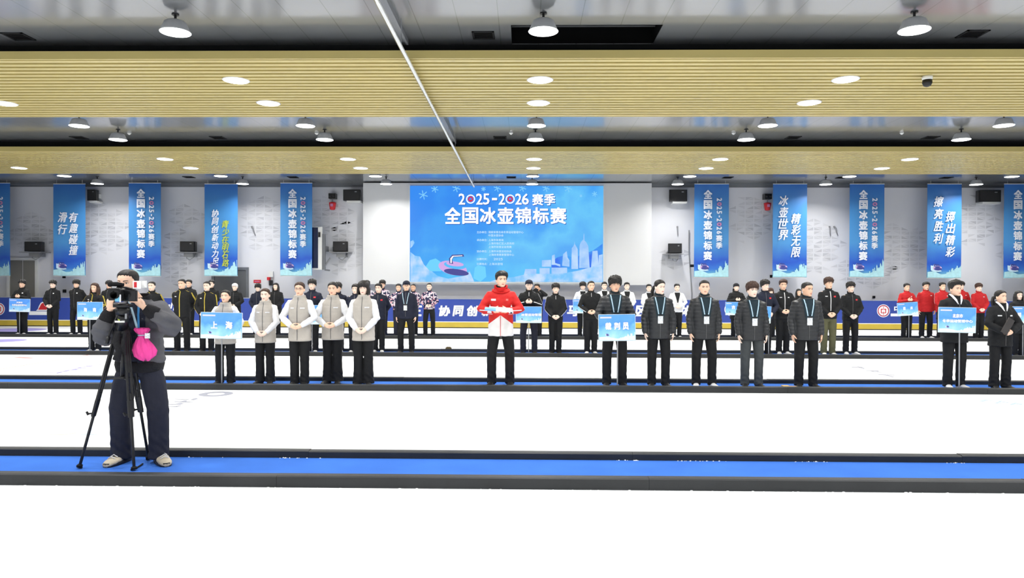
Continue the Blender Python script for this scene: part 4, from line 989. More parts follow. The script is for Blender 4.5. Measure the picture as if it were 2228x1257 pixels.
def person(px, pyt, row, label, pose='clasp', coat='black', hair='short', fem=0, yaw=0, rot=0, pitch=0, sk=0, hairm=None, trou=None, shoes=0, stance=.0, flare=0, group=None, wide=1.0, lan=0, zipc=None, dy=0, Y=None, floor=CZ, flag=0, logo=0, H0=None, smile=0, glasses=0):
    Yr = Y or {'B': 11.6, 'C': 16.92, 'D': 22.2}[row]; Yr += dy
    top = at(px, pyt, Yr); hh = {'fringe': .03, 'mop': .03, 'quiff': .035, 'side': .03, 'cap': .02, 'beanie': .02, 'hood': .03}.get(hair, .018)
    sc = (top.z - floor) / (1.75 + hh); near = row in 'BA'
    vb, vc = (.0058, .011) if near else (.0095, .016)
    me = body_mesh(pose, yaw, pitch, fem, vb, stance, H0)
    while len(me.materials) < 1: me.materials.append(None)
    face_cam = math.degrees(math.atan2(-top.x, Yr)) * 0  # everybody looks straight down the hall
    t = bpy.data.objects.new('person', me); COL.objects.link(t); t.material_slots[0].link = 'OBJECT'; t.material_slots[0].material = skin(sk)
    t.location = (top.x, Yr, floor); t.rotation_euler = (0, 0, R(rot + face_cam)); t.scale = (sc * wide, sc * wide, sc)
    tag(t, label, 'person', group)
    P = pose_arms(pose); HM = head_mat(yaw, pitch, H0)
    for nm, mm in face_parts(fem):
        o = bpy.data.objects.new(nm, mm); COL.objects.link(o); o.parent = t; o.matrix_local = HM
    hm = hairm or HAIRM
    if hair == 'cap': hm = F_CAP
    o = obj('cap' if hair == 'cap' else 'beanie' if hair in ('beanie',) else 'hood' if hair == 'hood' else 'hair', hair_mesh(hair, fem, int(px) % 5), hm, t, HM)
    if hair in ('cap', 'beanie'): obj('hair', hair_mesh('crew' if hair == 'cap' else 'tied', fem, 1), HAIRM, t, HM)
    if glasses:
        mb = MB()
        for s in (-1, 1):
            mb.tube([(s * .032 + .021 * cos(a), -.094, .114 + .017 * sin(a)) for a in [2 * pi * k / 16 for k in range(17)]], .0018, 6); mb.tube([(s * .053, -.092, .118), (s * .078, .0, .12)], .0018, 6)
        mb.tube([(-.011, -.095, .116), (.011, -.095, .116)], .0018, 6); o = mb.build('glasses', F_ZIP, t); o.matrix_local = HM
    # trousers and shoes
    tm = trou or F_TROU
    obj('trousers', trouser_mesh(vc, stance, flare, 0, fem), tm, t)
    fx = foot_x(stance)
    for s in (-1, 1):
        obj('shoe', shoe_mesh(.006 if near else .01), {0: [F_SHOEB, F_SOLEB], 1: [F_SHOEW, F_SOLE], 2: [F_SHOEC, F_SOLEB]}[shoes], t, Matrix.Translation((s * fx, -.005, 0)) @ Matrix.Rotation(s * R(14), 4, 'Z') @ Matrix.Scale(1.08, 4))
    # upper clothing
    J = lambda kind, **k: jacket_mesh(pose, kind, vc, fem=fem, **k)
    part = lambda n, mb, mt: mb.build(n, mt, t)
    if coat == 'vest':
        j = J('plain', hem=.86, tight=-.004); obj('jumper', j, F_WHITE, t)
        v = J('quilt', hem=.76, puff=.016, sleeves=0, collar=.03); obj('vest', v, F_BEIGE, t); bv = bvh_of(v)
        part('zip', ribbon(bv, zline(0, 1.50, .78), .008), F_ZIP)
        part('collar', collar_ring(1.475, .088, .098, .05, .016), F_BEIGE); part('neck_gaiter', collar_ring(1.50, .064, .072, .055, .008), F_CUFF if logo else F_WHITE)
        part('chest_print', patch(bv, .085, 1.32, .075, .018), F_PIPE)
        if px < 700: part('chest_print', patch(bv, -.085, 1.32, .06, .018), F_PIPE)
    elif coat == 'down':
        j = J('down', hem=.80, puff=.012, collar=.0); obj('down_jacket', j, F_DOWN, t); bv = bvh_of(j)
        part('undershirt', taper_ribbon(bv, [(1.48, .11), (1.40, .10), (1.30, .085), (1.20, .07), (1.12, .05), (1.05, .02)]), F_TEAL)
        part('collar', collar_ring(1.465, .085, .092, .06, .018), F_DOWN); part('undershirt_collar', collar_ring(1.50, .062, .07, .055, .008), F_TEAL)
        part('zip', ribbon(bv, zline(0, 1.08, .81), .006), F_ZIP)
    elif coat == 'mc':
        j = J('plain', hem=.775, puff=.012, collar=.02); obj('jacket', j, F_MC, t); bv = bvh_of(j)
        part('collar', collar_ring(1.475, .10, .112, .075, .022), F_RED2); part('hood', collar_ring(1.455, .135, .13, .05, .03, back=1), F_RED2)
        part('zip', ribbon(bv, zline(0, 1.10, .78), .008), LOGORED); part('undershirt_collar', collar_ring(1.53, .064, .072, .03, .008), F_BLACK)
        part('chest_print', patch(bv, -.11, 1.335, .075, .03), F_PIPE); part('chest_print', patch(bv, .10, 1.335, .035, .03), F_PINKP)
        for s in (-1, 1):
            mb = tri_patch(bv, s * .165, 1.11, .06, .15); part('sleeve_flash', mb, F_PIPE); part('trim', sleeve_stripe(bv, P, s, .014, .55, .98, ang=-.9, neck=False), F_PIPE); part('cuff', cuff_tube(P, s, .042), F_RED2)
        part('flash_logo', patch(bv, .165, 1.135, .02, .03, .008), F_BLACK)
    elif coat in ('yellow', 'track', 'black', 'navy', 'red', 'white', 'patterned', 'olivej', 'longblack', 'blackwhite'):
        fm = {'yellow': F_BLACK, 'track': F_BLACK, 'black': F_BLACK, 'navy': F_NAVY, 'red': F_RED, 'white': F_WHITE, 'patterned': F_PAT, 'olivej': F_BLACK, 'longblack': F_BLACK, 'blackwhite': F_BLACK}[coat]
        j = J('down' if coat == 'longblack' else 'plain', hem=.62 if coat == 'longblack' else .84 if coat != 'patterned' else .9, puff=.02 if coat == 'longblack' else .008 if near else .004, collar=.0); obj('jacket', j, fm, t); bv = bvh_of(j)
        part('collar', collar_ring(1.485, .074, .082, .055, .012), fm if coat != 'patterned' else F_NAVY)
        if coat == 'white': part('undershirt', taper_ribbon(bv, [(1.48, .09), (1.40, .08), (1.28, .045), (1.15, .012)]), F_BLACK); part('undershirt_collar', collar_ring(1.505, .062, .07, .04, .008), F_BLACK)
        if coat == 'yellow':
            part('zip', ribbon(bv, zline(0, 1.50, .86), .018), F_YEL)
            for s in (-1, 1):
                for k_, a_ in enumerate((-.25, .35)): part('stripe', sleeve_stripe(bv, P, s, .02, .0, .62 if pose != 'clasp' else .95, ang=a_ * 1), F_YEL)
            part('chest_print', patch(bv, -.10, 1.34, .045, .02), F_PIPE)
        if coat == 'track':
            for s in (-1, 1): part('stripe', sleeve_stripe(bv, P, s, .016, .0, .97, ang=-.2), F_PIPE)
            part('zip', ribbon(bv, zline(0, 1.49, 1.38, 6), .01), F_ZIPW)
        if coat == 'blackwhite': part('zip', ribbon(bv, zline(0, 1.49, 1.02), .016), F_PIPE); part('chest_print', patch(bv, -.09, 1.35, .05, .016), F_PIPE); part('chest_print', patch(bv, .09, 1.35, .04, .02), F_PIPE)
        if coat in ('navy', 'olivej', 'longblack', 'black') and zipc is None and pose != 'top': part('zip', ribbon(bv, zline(0, 1.48, .9), .008), F_ZIP)
        if zipc: part('zip', ribbon(bv, zline(0, 1.49, .9), .012), zipc)
        if coat == 'red': part('chest_print', patch(bv, .09, 1.35, .045, .018), F_PIPE); [part('stripe', sleeve_stripe(bv, P, s, .014, .0, .5, ang=.4), F_PIPE) for s in (-1, 1)]
        if logo: part('chest_print', patch(bv, .09, 1.35, .035, .03), F_PIPE)
    elif coat == 'staff':
        j = J('plain', hem=.76, puff=.02, collar=.0); obj('jacket', j, F_BLACK, t); bv = bvh_of(j)
        part('collar', collar_ring(1.48, .088, .095, .075, .012), F_BLACK)
        part('collar_lining', ribbon_collar(1.47, 1), F_PIPE); part('collar_lining', ribbon_collar(1.47, -1), F_PIPE); part('undershirt_collar', collar_ring(1.505, .064, .072, .05, .008), F_BLACK)
        part('zip', ribbon(bv, zline(0, 1.40, .78), .007), F_ZIP)
        if fem: part('chest_print', patch(bv, -.10, 1.31, .06, .02), F_PIPE); part('chest_print', patch(bv, .10, 1.31, .055, .022), F_PIPE)
    if flag: part('flag_patch', patch(bv, .095, 1.345, .05, .035, .004), FLAG)
    if lan:
        zb = 1.17
        for s in (-1, 1): part('lanyard', ribbon(bv, [(s * (.08 - .05 * i / 15), 1.475 - (1.475 - zb - .03) * i / 15) for i in range(16)], .017, .004, lift=1), F_LAN)
        b = patch(bv, .0, zb - .06, .085, .125, .012); o = part('badge', b, BADGE); mb = MB(); h = bv.ray_cast(Vector((0, -.6, zb)), Vector((0, 1, 0)))[0]; mb.box(-.035, .035, h.y - .02, h.y - .008, zb, zb + .018); mb.build('clip', BLACK, o)
    return t

F_RED2 = fab('red_bright', (194, 30, 29)); F_PINKP = mat('print_soft_red', (232, 110, 104), rough=.6, var=.05)
def collar_ring(z, rx, ry, h, th, back=0):
    mb = MB(); n = 28; rs = []
    for (dr, dz) in ((0, 0), (0, h), (-th * .3, h + th * .4), (-th, h), (-th, 0)):
        ring = []
        for k in range(n):
            a = 2 * pi * k / n; zz = z + dz * (1 - .35 * max(0, -sin(a)) * (0 if back else 1)) + .012 * sin(a)
            if back: zz = z + dz * (.25 + .75 * max(0, sin(a) * .5 + .5)) - .02 * max(0, -sin(a))
            f_ = 1 + .06 * dz / h
            ring.append(((rx + dr) * f_ * cos(a), .014 + (ry + dr) * f_ * sin(a), zz))
        rs.append(ring)
    v = [p for r in rs for p in r]; m_ = len(rs); f = []
    for i in range(m_):
        for j in range(n): f.append((i * n + j, i * n + (j + 1) % n, ((i + 1) % m_) * n + (j + 1) % n, ((i + 1) % m_) * n + j))
    mb.add(v, f); return mb
def ribbon_collar(z, s):
    mb = MB(); mb.tube([(s * .088, .0, z + .085), (s * .072, -.06, z + .05), (s * .045, -.108, z - .01), (s * .02, -.135, z - .08)], [(.006, .014), (.006, .02), (.006, .018), (.004, .006)], 8, wide=(0, 1, 0)); return mb
def taper_ribbon(bv, zw, off=.004):
    mb = MB(); rs = []
    for i in range(len(zw) - 1):
        for u in (0, .33, .66) + ((1,) if i == len(zw) - 2 else ()):
            z = zw[i][0] + (zw[i + 1][0] - zw[i][0]) * u; w = zw[i][1] + (zw[i + 1][1] - zw[i][1]) * u; row = []
            for k in range(7):
                x = w * (k / 3 - 1); h = bv.ray_cast(Vector((x, -.6, z)), Vector((0, 1, 0)))[0]; row.append((x, (h.y if h else -.08) - off, z))
            rs.append(row + [(x, y - .003, z_) for x, y, z_ in row[::-1]])
    mb.rings(rs); return mb
def tri_patch(bv, x, z, w, h):
    mb = MB(); rs = []
    for i in range(7):
        u = i / 6; row = []; zz = z + h * u; ww = w * (1 - u * .9)
        for k in range(5):
            xx = x + ww * (k / 4 - .5) * 1.4; hh = bv.ray_cast(Vector((xx, -.6, zz)), Vector((0, 1, 0)))[0]; row.append((xx, (hh.y if hh else -.1) - .004, zz))
        rs.append(row + [(a, b - .003, c) for a, b, c in row[::-1]])
    mb.rings(rs); return mb
def cuff_tube(P, s, r):
    S, e, w = arm_joints(P, s); d = (w - e).normalized(); mb = MB(); mb.tube([w - d * .035, w + d * .008, w + d * .012], [r + .006, r, r - .012], 16); return mb

# placards carried by the people
PLB = mat('placard_print', (120, 180, 240), rough=.4, spec=.4)
g = NG(PLB); t_ = g.m('ADD', g.m('MULTIPLY', g.Z, -.9), g.m('MULTIPLY', g.noise(3.2, 4), .9))
g.out(g.ramp(t_, [(.2, (96, 158, 236)), (.38, (78, 146, 236)), (.5, (120, 184, 240)), (.66, (150, 206, 244)), (.85, (206, 230, 246))]))
def placard(px0, px1, py0, py1, Y, text, lab, tilt=0, pole=None, floor=CZ, turn=0, polebot=None):
    A = at(px0, py0, Y); B = at(px1, py1, Y); w, h = B.x - A.x, A.z - B.z; cx, cz = (A.x + B.x) / 2, (A.z + B.z) / 2
    t = thing('placard', lab, 'placard', (cx, Y, floor), R(turn), 'blue event placards')
    bo = MB(); bo.box(-w / 2, w / 2, 0, .012, -h / 2, h / 2)
    b = bo.build('board', PLB, t); b.location = (0, 0, cz - floor); b.rotation_euler = (0, R(tilt), 0)
    mb = MB(); mb.box(-w / 2 - .004, w / 2 + .004, .004, .014, -h / 2 - .006, -h / 2); mb.box(-w / 2 - .004, w / 2 + .004, .004, .014, h / 2, h / 2 + .006); mb.box(-w / 2 - .006, -w / 2, .004, .014, -h / 2, h / 2); mb.box(w / 2, w / 2 + .006, .004, .014, -h / 2, h / 2); mb.build('edge', WHITEM, b)
    mb = MB(); skyline(mb, -w * .0, w * .49, -h * .48, h * .34, int(px0), 0, -.003, .002); mb.poly([(-w * .49, -h * .49), (w * .49, -h * .49), (w * .49, -h * .38), (0, -h * .42), (-w * .3, -h * .34), (-w * .49, -h * .36)], -.0035, .002); mb.build('skyline_print', mat('print_frost', (214, 232, 246), rough=.5, var=.06, vscale=12), b)
    mb = MB(); stone(mb, -w * .27, -h * .28, h * .13, -.004, th=.0015); mb.build('curling_stone_print', [CB, CP, CN], b)
    mb = MB(); mb.box(-w * .46, -w * .15, -.003, 0, h * .36, h * .42); mb.build('header_print', mat('print_mauve', (206, 206, 240), rough=.5, var=.05), b)
    mb = MB()
    for s, x, z, hh, ww in text: put_text(mb, s, x * w, z * h, -.003, h=hh * h, w=ww * w, bold=.07, th=.003)
    if text: mb.build('lettering', WHITE, b)
    x1 = pole if pole is not None else 0
    mb = MB(); pb = polebot or (x1 * w, 0); mb.tube([(x1 * w, .02, cz - floor - h * .3), (pb[0], .02 + pb[1], .002)], .010, 10); mb.build('pole', GREYM, t)
    mb = MB(); mb.box(x1 * w - .03, x1 * w + .03, .012, .03, cz - floor - h * .45, cz - floor - h * .15); mb.build('clamp', GREYM, t)
    return t
two = lambda a, b: [(a, -.17, .06, .24, .13), (b, .19, .06, .24, .13)]

# ---------- front line
person(490, 630, 'B', 'woman in beige vest standing behind the Shanghai placard, eyes lowered', 'corner', 'vest', 'tied', 1, 0, pitch=-8, sk=1, logo=1, stance=.02, flare=.006)
placard(437, 526, 680, 736, 11.33, [('上', -.17, .02, .28, .16), ('海', .19, .02, .3, .17)], 'blue placard with two white characters held by the woman in beige vest', 1, pole=.0)
person(577, 626, 'B', 'woman in beige vest with reddish-brown hair, hands clasped, next to the placard woman', 'clasp', 'vest', 'tied', 1, sk=2, hairm=HAIRB, stance=.01, flare=.012, logo=0, dy=0.1)
person(652, 612, 'B', 'woman in beige vest wearing glasses, middle of the beige-vested five', 'clasp_high', 'vest', 'tied', 1, sk=1, hairm=HAIRB, glasses=1, flare=.004, dy=-0.1)
person(724, 612, 'B', 'woman in beige vest with dark gaiter and hair tied back, fourth of the beige-vested five', 'clasp_high', 'vest', 'tied', 1, sk=1, logo=1, flare=.02, dy=0.18)
person(791, 610, 'B', 'woman in beige vest with short black bob hair', 'clasp', 'vest', 'bob', 1, sk=2, logo=1, flare=.018, dy=-0.06)
mc = person(1090, 589, 'B', 'man in red and white jacket reading from a card, standing alone in the front line', 'read', 'mc', 'side', 0, yaw=18, pitch=-2, sk=1, stance=.055, wide=1.0)
person(1338, 600, 'B', 'young person with thick black fringe behind the referees placard, dark down jacket', 'board', 'down', 'fringe', 0, yaw=6, sk=3, stance=.04, lan=1)
placard(1303, 1382, 684, 741, 11.31, [(c, x, .06, .28, .17) for c, x in (('裁', -.24), ('判', .0), ('员', .24))], 'blue placard with three white characters in front of the person with black fringe', -1, pole=.02)
person(1434, 607, 'B', 'woman with dark ponytail in dark down jacket with white badge', 'side', 'down', 'tied', 1, yaw=28, pitch=3, sk=2, stance=.03, lan=1, wide=.98)
person(1533, 608, 'B', 'stern man with short black hair, dark down jacket, badge and white-tipped shoes', 'side', 'down', 'crew', 0, yaw=-4, sk=1, stance=.045, lan=1, shoes=1, wide=1.0)
person(1637, 613, 'B', 'man in dark down jacket and grey trousers with badge, between two other badge wearers', 'side', 'down', 'mop', 0, yaw=8, sk=2, stance=.03, lan=1, trou=F_GREYT, hairm=HAIRB, wide=1.0)
person(1755, 612, 'B', 'older man with flat black hair in dark down jacket with badge, face turned aside', 'side', 'down', 'crew', 0, yaw=24, pitch=3, sk=3, stance=.03, lan=1, wide=1.02)
person(2078, 609, 'B', 'young man in black coat with white collar lining holding a placard pole', 'pole', 'staff', 'quiff', 0, yaw=18, sk=1, stance=.02, shoes=1)
placard(2043, 2123, 669, 723, 11.3, [('北京市', .0, .17, .16, .28), ('冬季运动管理中心', .0, -.04, .13, .82)], 'blue placard with two lines of white characters above the clasped hands', 1, pole=.08)
person(2178, 630, 'B', 'woman in black coat with white collar lining holding a dark folder', 'clasp_high', 'staff', 'tied', 1, yaw=18, pitch=-4, sk=1, stance=.02, flare=.01)
q = at(2193, 716, 11.35); m = MB(); m.box(-.055, .055, -.01, .01, -.12, .13); m.box(-.058, .058, -.013, -.009, -.12, -.1); fo = m.build('folder', mat('folder_dark', (44, 40, 40), rough=.5, var=.1)); fo.location = (q.x, 11.36, q.z + .04); fo.rotation_euler = (.1, R(28), .2); tag(fo, 'dark brown folder held at the waist by the woman in black coat', 'folder')
# card of the red-jacketed man
m = MB(); m.box(-.17, .15, -.11, .05, 0, .006); card = m.build('card', mat('card_white', (236, 226, 232), rough=.5, var=.03)); tag(card, 'white speech card with pale blue end held by the red-jacketed man', 'card')
m = MB(); m.box(-.23, -.06, -.118, -.04, .007, .03); m.build('blue_cover', mat('card_blue', (110, 170, 220), rough=.5, var=.08), card)
card.location = (mc.location.x, 11.6 - .36, CZ + 1.235); card.rotation_euler = (R(22), R(4), 0)

# ---------- middle line
person(206, 615, 'C', 'long-haired woman in black and yellow jacket behind the placard beside the cameraman', 'top', 'yellow', 'long', 1, sk=1, hairm=HAIRB, shoes=1)
placard(168, 223, 657, 695, 16.62, two('海', '南'), 'blue placard with two characters held by the long-haired woman, beside the cameraman', 0, pole=-.02)
person(330, 611, 'C', 'man in black and yellow jacket peering out from behind the cameraman', 'back', 'yellow', 'crew', 0, sk=2)
person(396, 606, 'C', 'tall man in black jacket with yellow zip, hands behind his back', 'back', 'yellow', 'crew', 0, yaw=-6, sk=1, stance=.03, wide=1.03)
person(450, 611, 'C', 'man in black and yellow jacket with arms bent in front, behind the Shanghai placard', 'clasp', 'yellow', 'crew', 0, sk=2, stance=.02)
person(679, 607, 'C', 'man in navy jacket with lanyard and red patch, between two beige-vested women', 'board', 'navy', 'mop', 0, sk=2, lan=0, flag=1, shoes=1)
placard(657, 700, 664, 705, 16.62, [], 'blue placard mostly hidden behind two beige-vested women', 0)
person(735, 614, 'C', 'person in navy jacket almost hidden behind the fourth beige-vested woman', 'back', 'navy', 'mop', 0, sk=1, shoes=1, dy=0.22)
person(773, 617, 'C', 'man in navy jacket half hidden behind the woman with bob hair', 'back', 'navy', 'side', 0, sk=2, shoes=1)
person(824, 616, 'C', 'man in black jacket with red patch beside the woman with bob hair', 'back', 'navy', 'short', 0, yaw=-10, sk=2, flag=1, shoes=1, dy=0.15)
person(884, 610, 'C', 'man in dark cap and navy jacket with lanyard and badge, arms at his sides', 'side', 'navy', 'cap', 0, yaw=8, sk=1, lan=1, stance=.05)
person(1151, 608, 'C', 'person in dark cap and black jacket with white piping resting hands on a placard', 'top', 'track', 'cap', 0, sk=2, yaw=4, trou=F_NAVYT, stance=.05)
placard(1123, 1178, 667, 702, 16.6, [('冰雪运动管理', .1, .0, .17, .8)], 'pale blue placard partly hidden by the red-jacketed man, under resting hands', 0, pole=.0)
person(1209, 616, 'C', 'curly-haired man in black jacket with white sleeve piping, hands clasped, arms forming a V', 'clasp', 'track', 'mop', 0, sk=2, yaw=4)
person(1286, 610, 'C', 'short-haired man in black jacket with white piping beside the referees placard', 'clasp_high', 'track', 'crew', 0, sk=1, yaw=8, shoes=1)
person(1664, 608, 'C', 'man in navy jacket with small red logo turned aside, behind the grey-trousered referee', 'board', 'navy', 'mop', 0, yaw=30, sk=2, flag=1)
placard(1640, 1677, 666, 702, 16.6, [], 'blue placard mostly hidden behind the grey-trousered man', 3, pole=.4)
person(1704, 607, 'C', 'man with brown hair in black jacket with white zip', 'clasp_high', 'blackwhite', 'side', 0, yaw=-5, sk=1, hairm=HAIRB, shoes=1, dy=0.2)
person(1803, 603, 'C', 'tall man in black jacket and olive trousers with red patch', 'clasp', 'blackwhite', 'mop', 0, yaw=8, sk=1, trou=F_OLIVE, flag=1, shoes=1, hairm=HAIRB, stance=.01, dy=-0.05)
person(1851, 613, 'C', 'man in all-black tracksuit with red patch beside the olive-trousered man', 'clasp', 'black', 'mop', 0, sk=2, flag=1, shoes=1, stance=.02, dy=0.24)
person(2217, 632, 'C', 'woman in long black hooded coat at the picture edge', 'top', 'longblack', 'long', 1, yaw=-4, sk=2, stance=0)
placard(2204, 2262, 667, 703, 16.6, [('湖', -.3, .0, .3, .2)], 'blue placard cut by the picture edge, held by the long black coat', 0, pole=-.1)

# ---------- back line
person(48, 608, 'D', 'young man in black pullover resting hands on a placard by the grey double door', 'top', 'black', 'mop', 0, sk=1, logo=1, shoes=1, zipc=None)
placard(20, 65, 650, 678, 21.96, [('天津市', 0, .22, .14, .3), ('冬季运动管理中心', 0, .02, .16, .72)], 'small blue placard under the hands of the young man in black pullover', 1, pole=-.02)
person(115, 609, 'D', 'man in black jacket with small chest logo, hands clasped, beside the red board logo', 'clasp', 'black', 'mop', 0, yaw=-5, sk=2, logo=1, shoes=1, zipc=None, stance=.01)
person(166, 608, 'D', 'man in dark cap-like hair and black jacket, arms behind him, near the long-haired woman', 'back', 'black', 'fringe', 0, sk=1, logo=1, shoes=1, stance=.03)
person(237, 610, 'D', 'person in black jacket seen just beside the camcorder', 'clasp', 'black', 'mop', 0, sk=1, zipc=None)
person(411, 608, 'D', 'man in dark coat and white placket behind the tall yellow-zip man', 'clasp_high', 'black', 'short', 0, sk=1, shoes=1, dy=0.15)
person(460, 609, 'D', 'man in black coat behind the shorter yellow-trimmed man', 'clasp', 'black', 'short', 0, sk=2)
person(511, 616, 'D', 'person in white knitted hat and black coat in front of the dark grey door', 'clasp_high', 'longblack', 'beanie', 1, sk=2, hairm=F_WHAT)
person(561, 617, 'D', 'person in navy coat with orange trim under the small red sign', 'clasp', 'navy', 'fringe', 1, sk=2)
person(600, 615, 'D', 'woman in long black puffer coat between two beige-vested women', 'clasp', 'longblack', 'long', 1, sk=2)
G_ = 'people in pink-patterned jackets'
person(798, 610, 'D', 'person in pink-patterned jacket almost hidden behind the woman with bob hair', 'clasp', 'patterned', 'mop', 0, sk=1, group=G_)
person(832, 609, 'D', 'tall person in pink-patterned jacket behind the man with red patch', 'clasp', 'patterned', 'mop', 0, sk=1, group=G_, trou=F_NAVYT, dy=0.15)
person(867, 617, 'D', 'person in pink-patterned jacket and cap beside the capped man, screen panel behind', 'clasp', 'patterned', 'short', 0, sk=1, group=G_, trou=F_NAVYT, dy=-0.15)
person(899, 617, 'D', 'person in pink-patterned jacket and white shoes behind the capped man', 'clasp', 'patterned', 'crew', 0, sk=3, group=G_, shoes=1, dy=0.15)
person(934, 615, 'D', 'person in pink-patterned jacket standing in full view, hands clasped at the waist', 'clasp_high', 'patterned', 'crew', 0, sk=2, group=G_, trou=F_TROU, stance=.04)
person(1169, 617, 'D', 'photographer in black raising a camera behind the capped placard holder', 'photo', 'black', 'short', 0, sk=3, yaw=-20)
person(1268, 613, 'D', 'person in white jacket holding a pale placard behind the short-haired man', 'board', 'white', 'fringe', 0, sk=2, dy=0.1)
placard(1247, 1283, 651, 681, 21.93, [], 'pale blue placard held by the white-jacketed person, half hidden', 0, pole=.1)
person(1315, 613, 'D', 'person in white jacket hidden behind the young person with black fringe', 'clasp', 'white', 'short', 0, sk=2, dy=0.15)
person(1364, 614, 'D', 'person in white jacket just beyond the black-fringed young person', 'clasp', 'white', 'short', 0, sk=2)
person(1412, 618, 'D', 'person in white jacket hidden behind the ponytailed woman', 'clasp', 'white', 'short', 0, sk=2, dy=0.15)
person(1473, 617, 'D', 'person in open white jacket over black, seen between the ponytailed woman and stern man', 'clasp_high', 'white', 'short', 0, sk=2, shoes=1)
person(1602, 616, 'D', 'person in black puffer and dark hat resting hands on a placard', 'top', 'longblack', 'beanie', 1, sk=2, hairm=F_BEAN)
placard(1579, 1616, 657, 685, 21.95, [('吉', -.05, .1, .3, .22), ('林', .3, .1, .3, .22)], 'small blue placard under the hands of the person in dark hat', 0, pole=.1)
person(1677, 626, 'D', 'short woman glimpsed behind the navy-jacketed man', 'clasp', 'black', 'bob', 1, sk=2, hairm=HAIRB)
person(1738, 628, 'D', 'long-haired person glimpsed behind the older man with flat hair', 'clasp', 'black', 'long', 1, sk=1)
G_ = 'people in red jackets'
person(1973, 616, 'D', 'person in red jacket resting hands on a placard beside the round emblem', 'top', 'red', 'short', 0, yaw=5, sk=1, group=G_)
placard(1953, 1997, 658, 686, 21.95, two('重', '庆'), 'small tilted blue placard held by the red-jacketed person', -4, pole=.08)
person(2015, 613, 'D', 'broad man in red jacket with dark collar beside the red-jacketed placard holder', 'side', 'red', 'side', 0, yaw=-4, sk=1, group=G_, stance=.03, wide=1.08, shoes=1, dy=0.22)
person(2051, 614, 'D', 'person in red jacket half hidden behind the young placard-pole holder', 'clasp', 'red', 'short', 0, sk=1, group=G_, dy=-0.14)
person(2091, 612, 'D', 'man in red jacket looking over the shoulder of the placard-pole holder', 'clasp', 'red', 'mop', 0, sk=2, group=G_, dy=0.24)
person(2130, 616, 'D', 'man with centre-parted hair in red jacket, outermost of the red team', 'clasp', 'red', 'mop', 0, sk=2, group=G_, hairm=HAIRB)
# camera raised by the photographer
q = at(1166, 629, 21.9); t = thing('photo_camera', 'black photo camera raised by the photographer in black', 'camera', (q.x, 21.88, q.z - .03))
m = MB(); m.box(-.07, .07, -.03, .03, -.045, .045); m.box(-.03, .03, -.02, .03, .045, .065); m.build('camera_body', BLACK, t); m = MB(); m.tube([(0, -.03, 0), (0, -.13, 0)], [.036, .032], 14); m.build('lens', BLACKM, t)

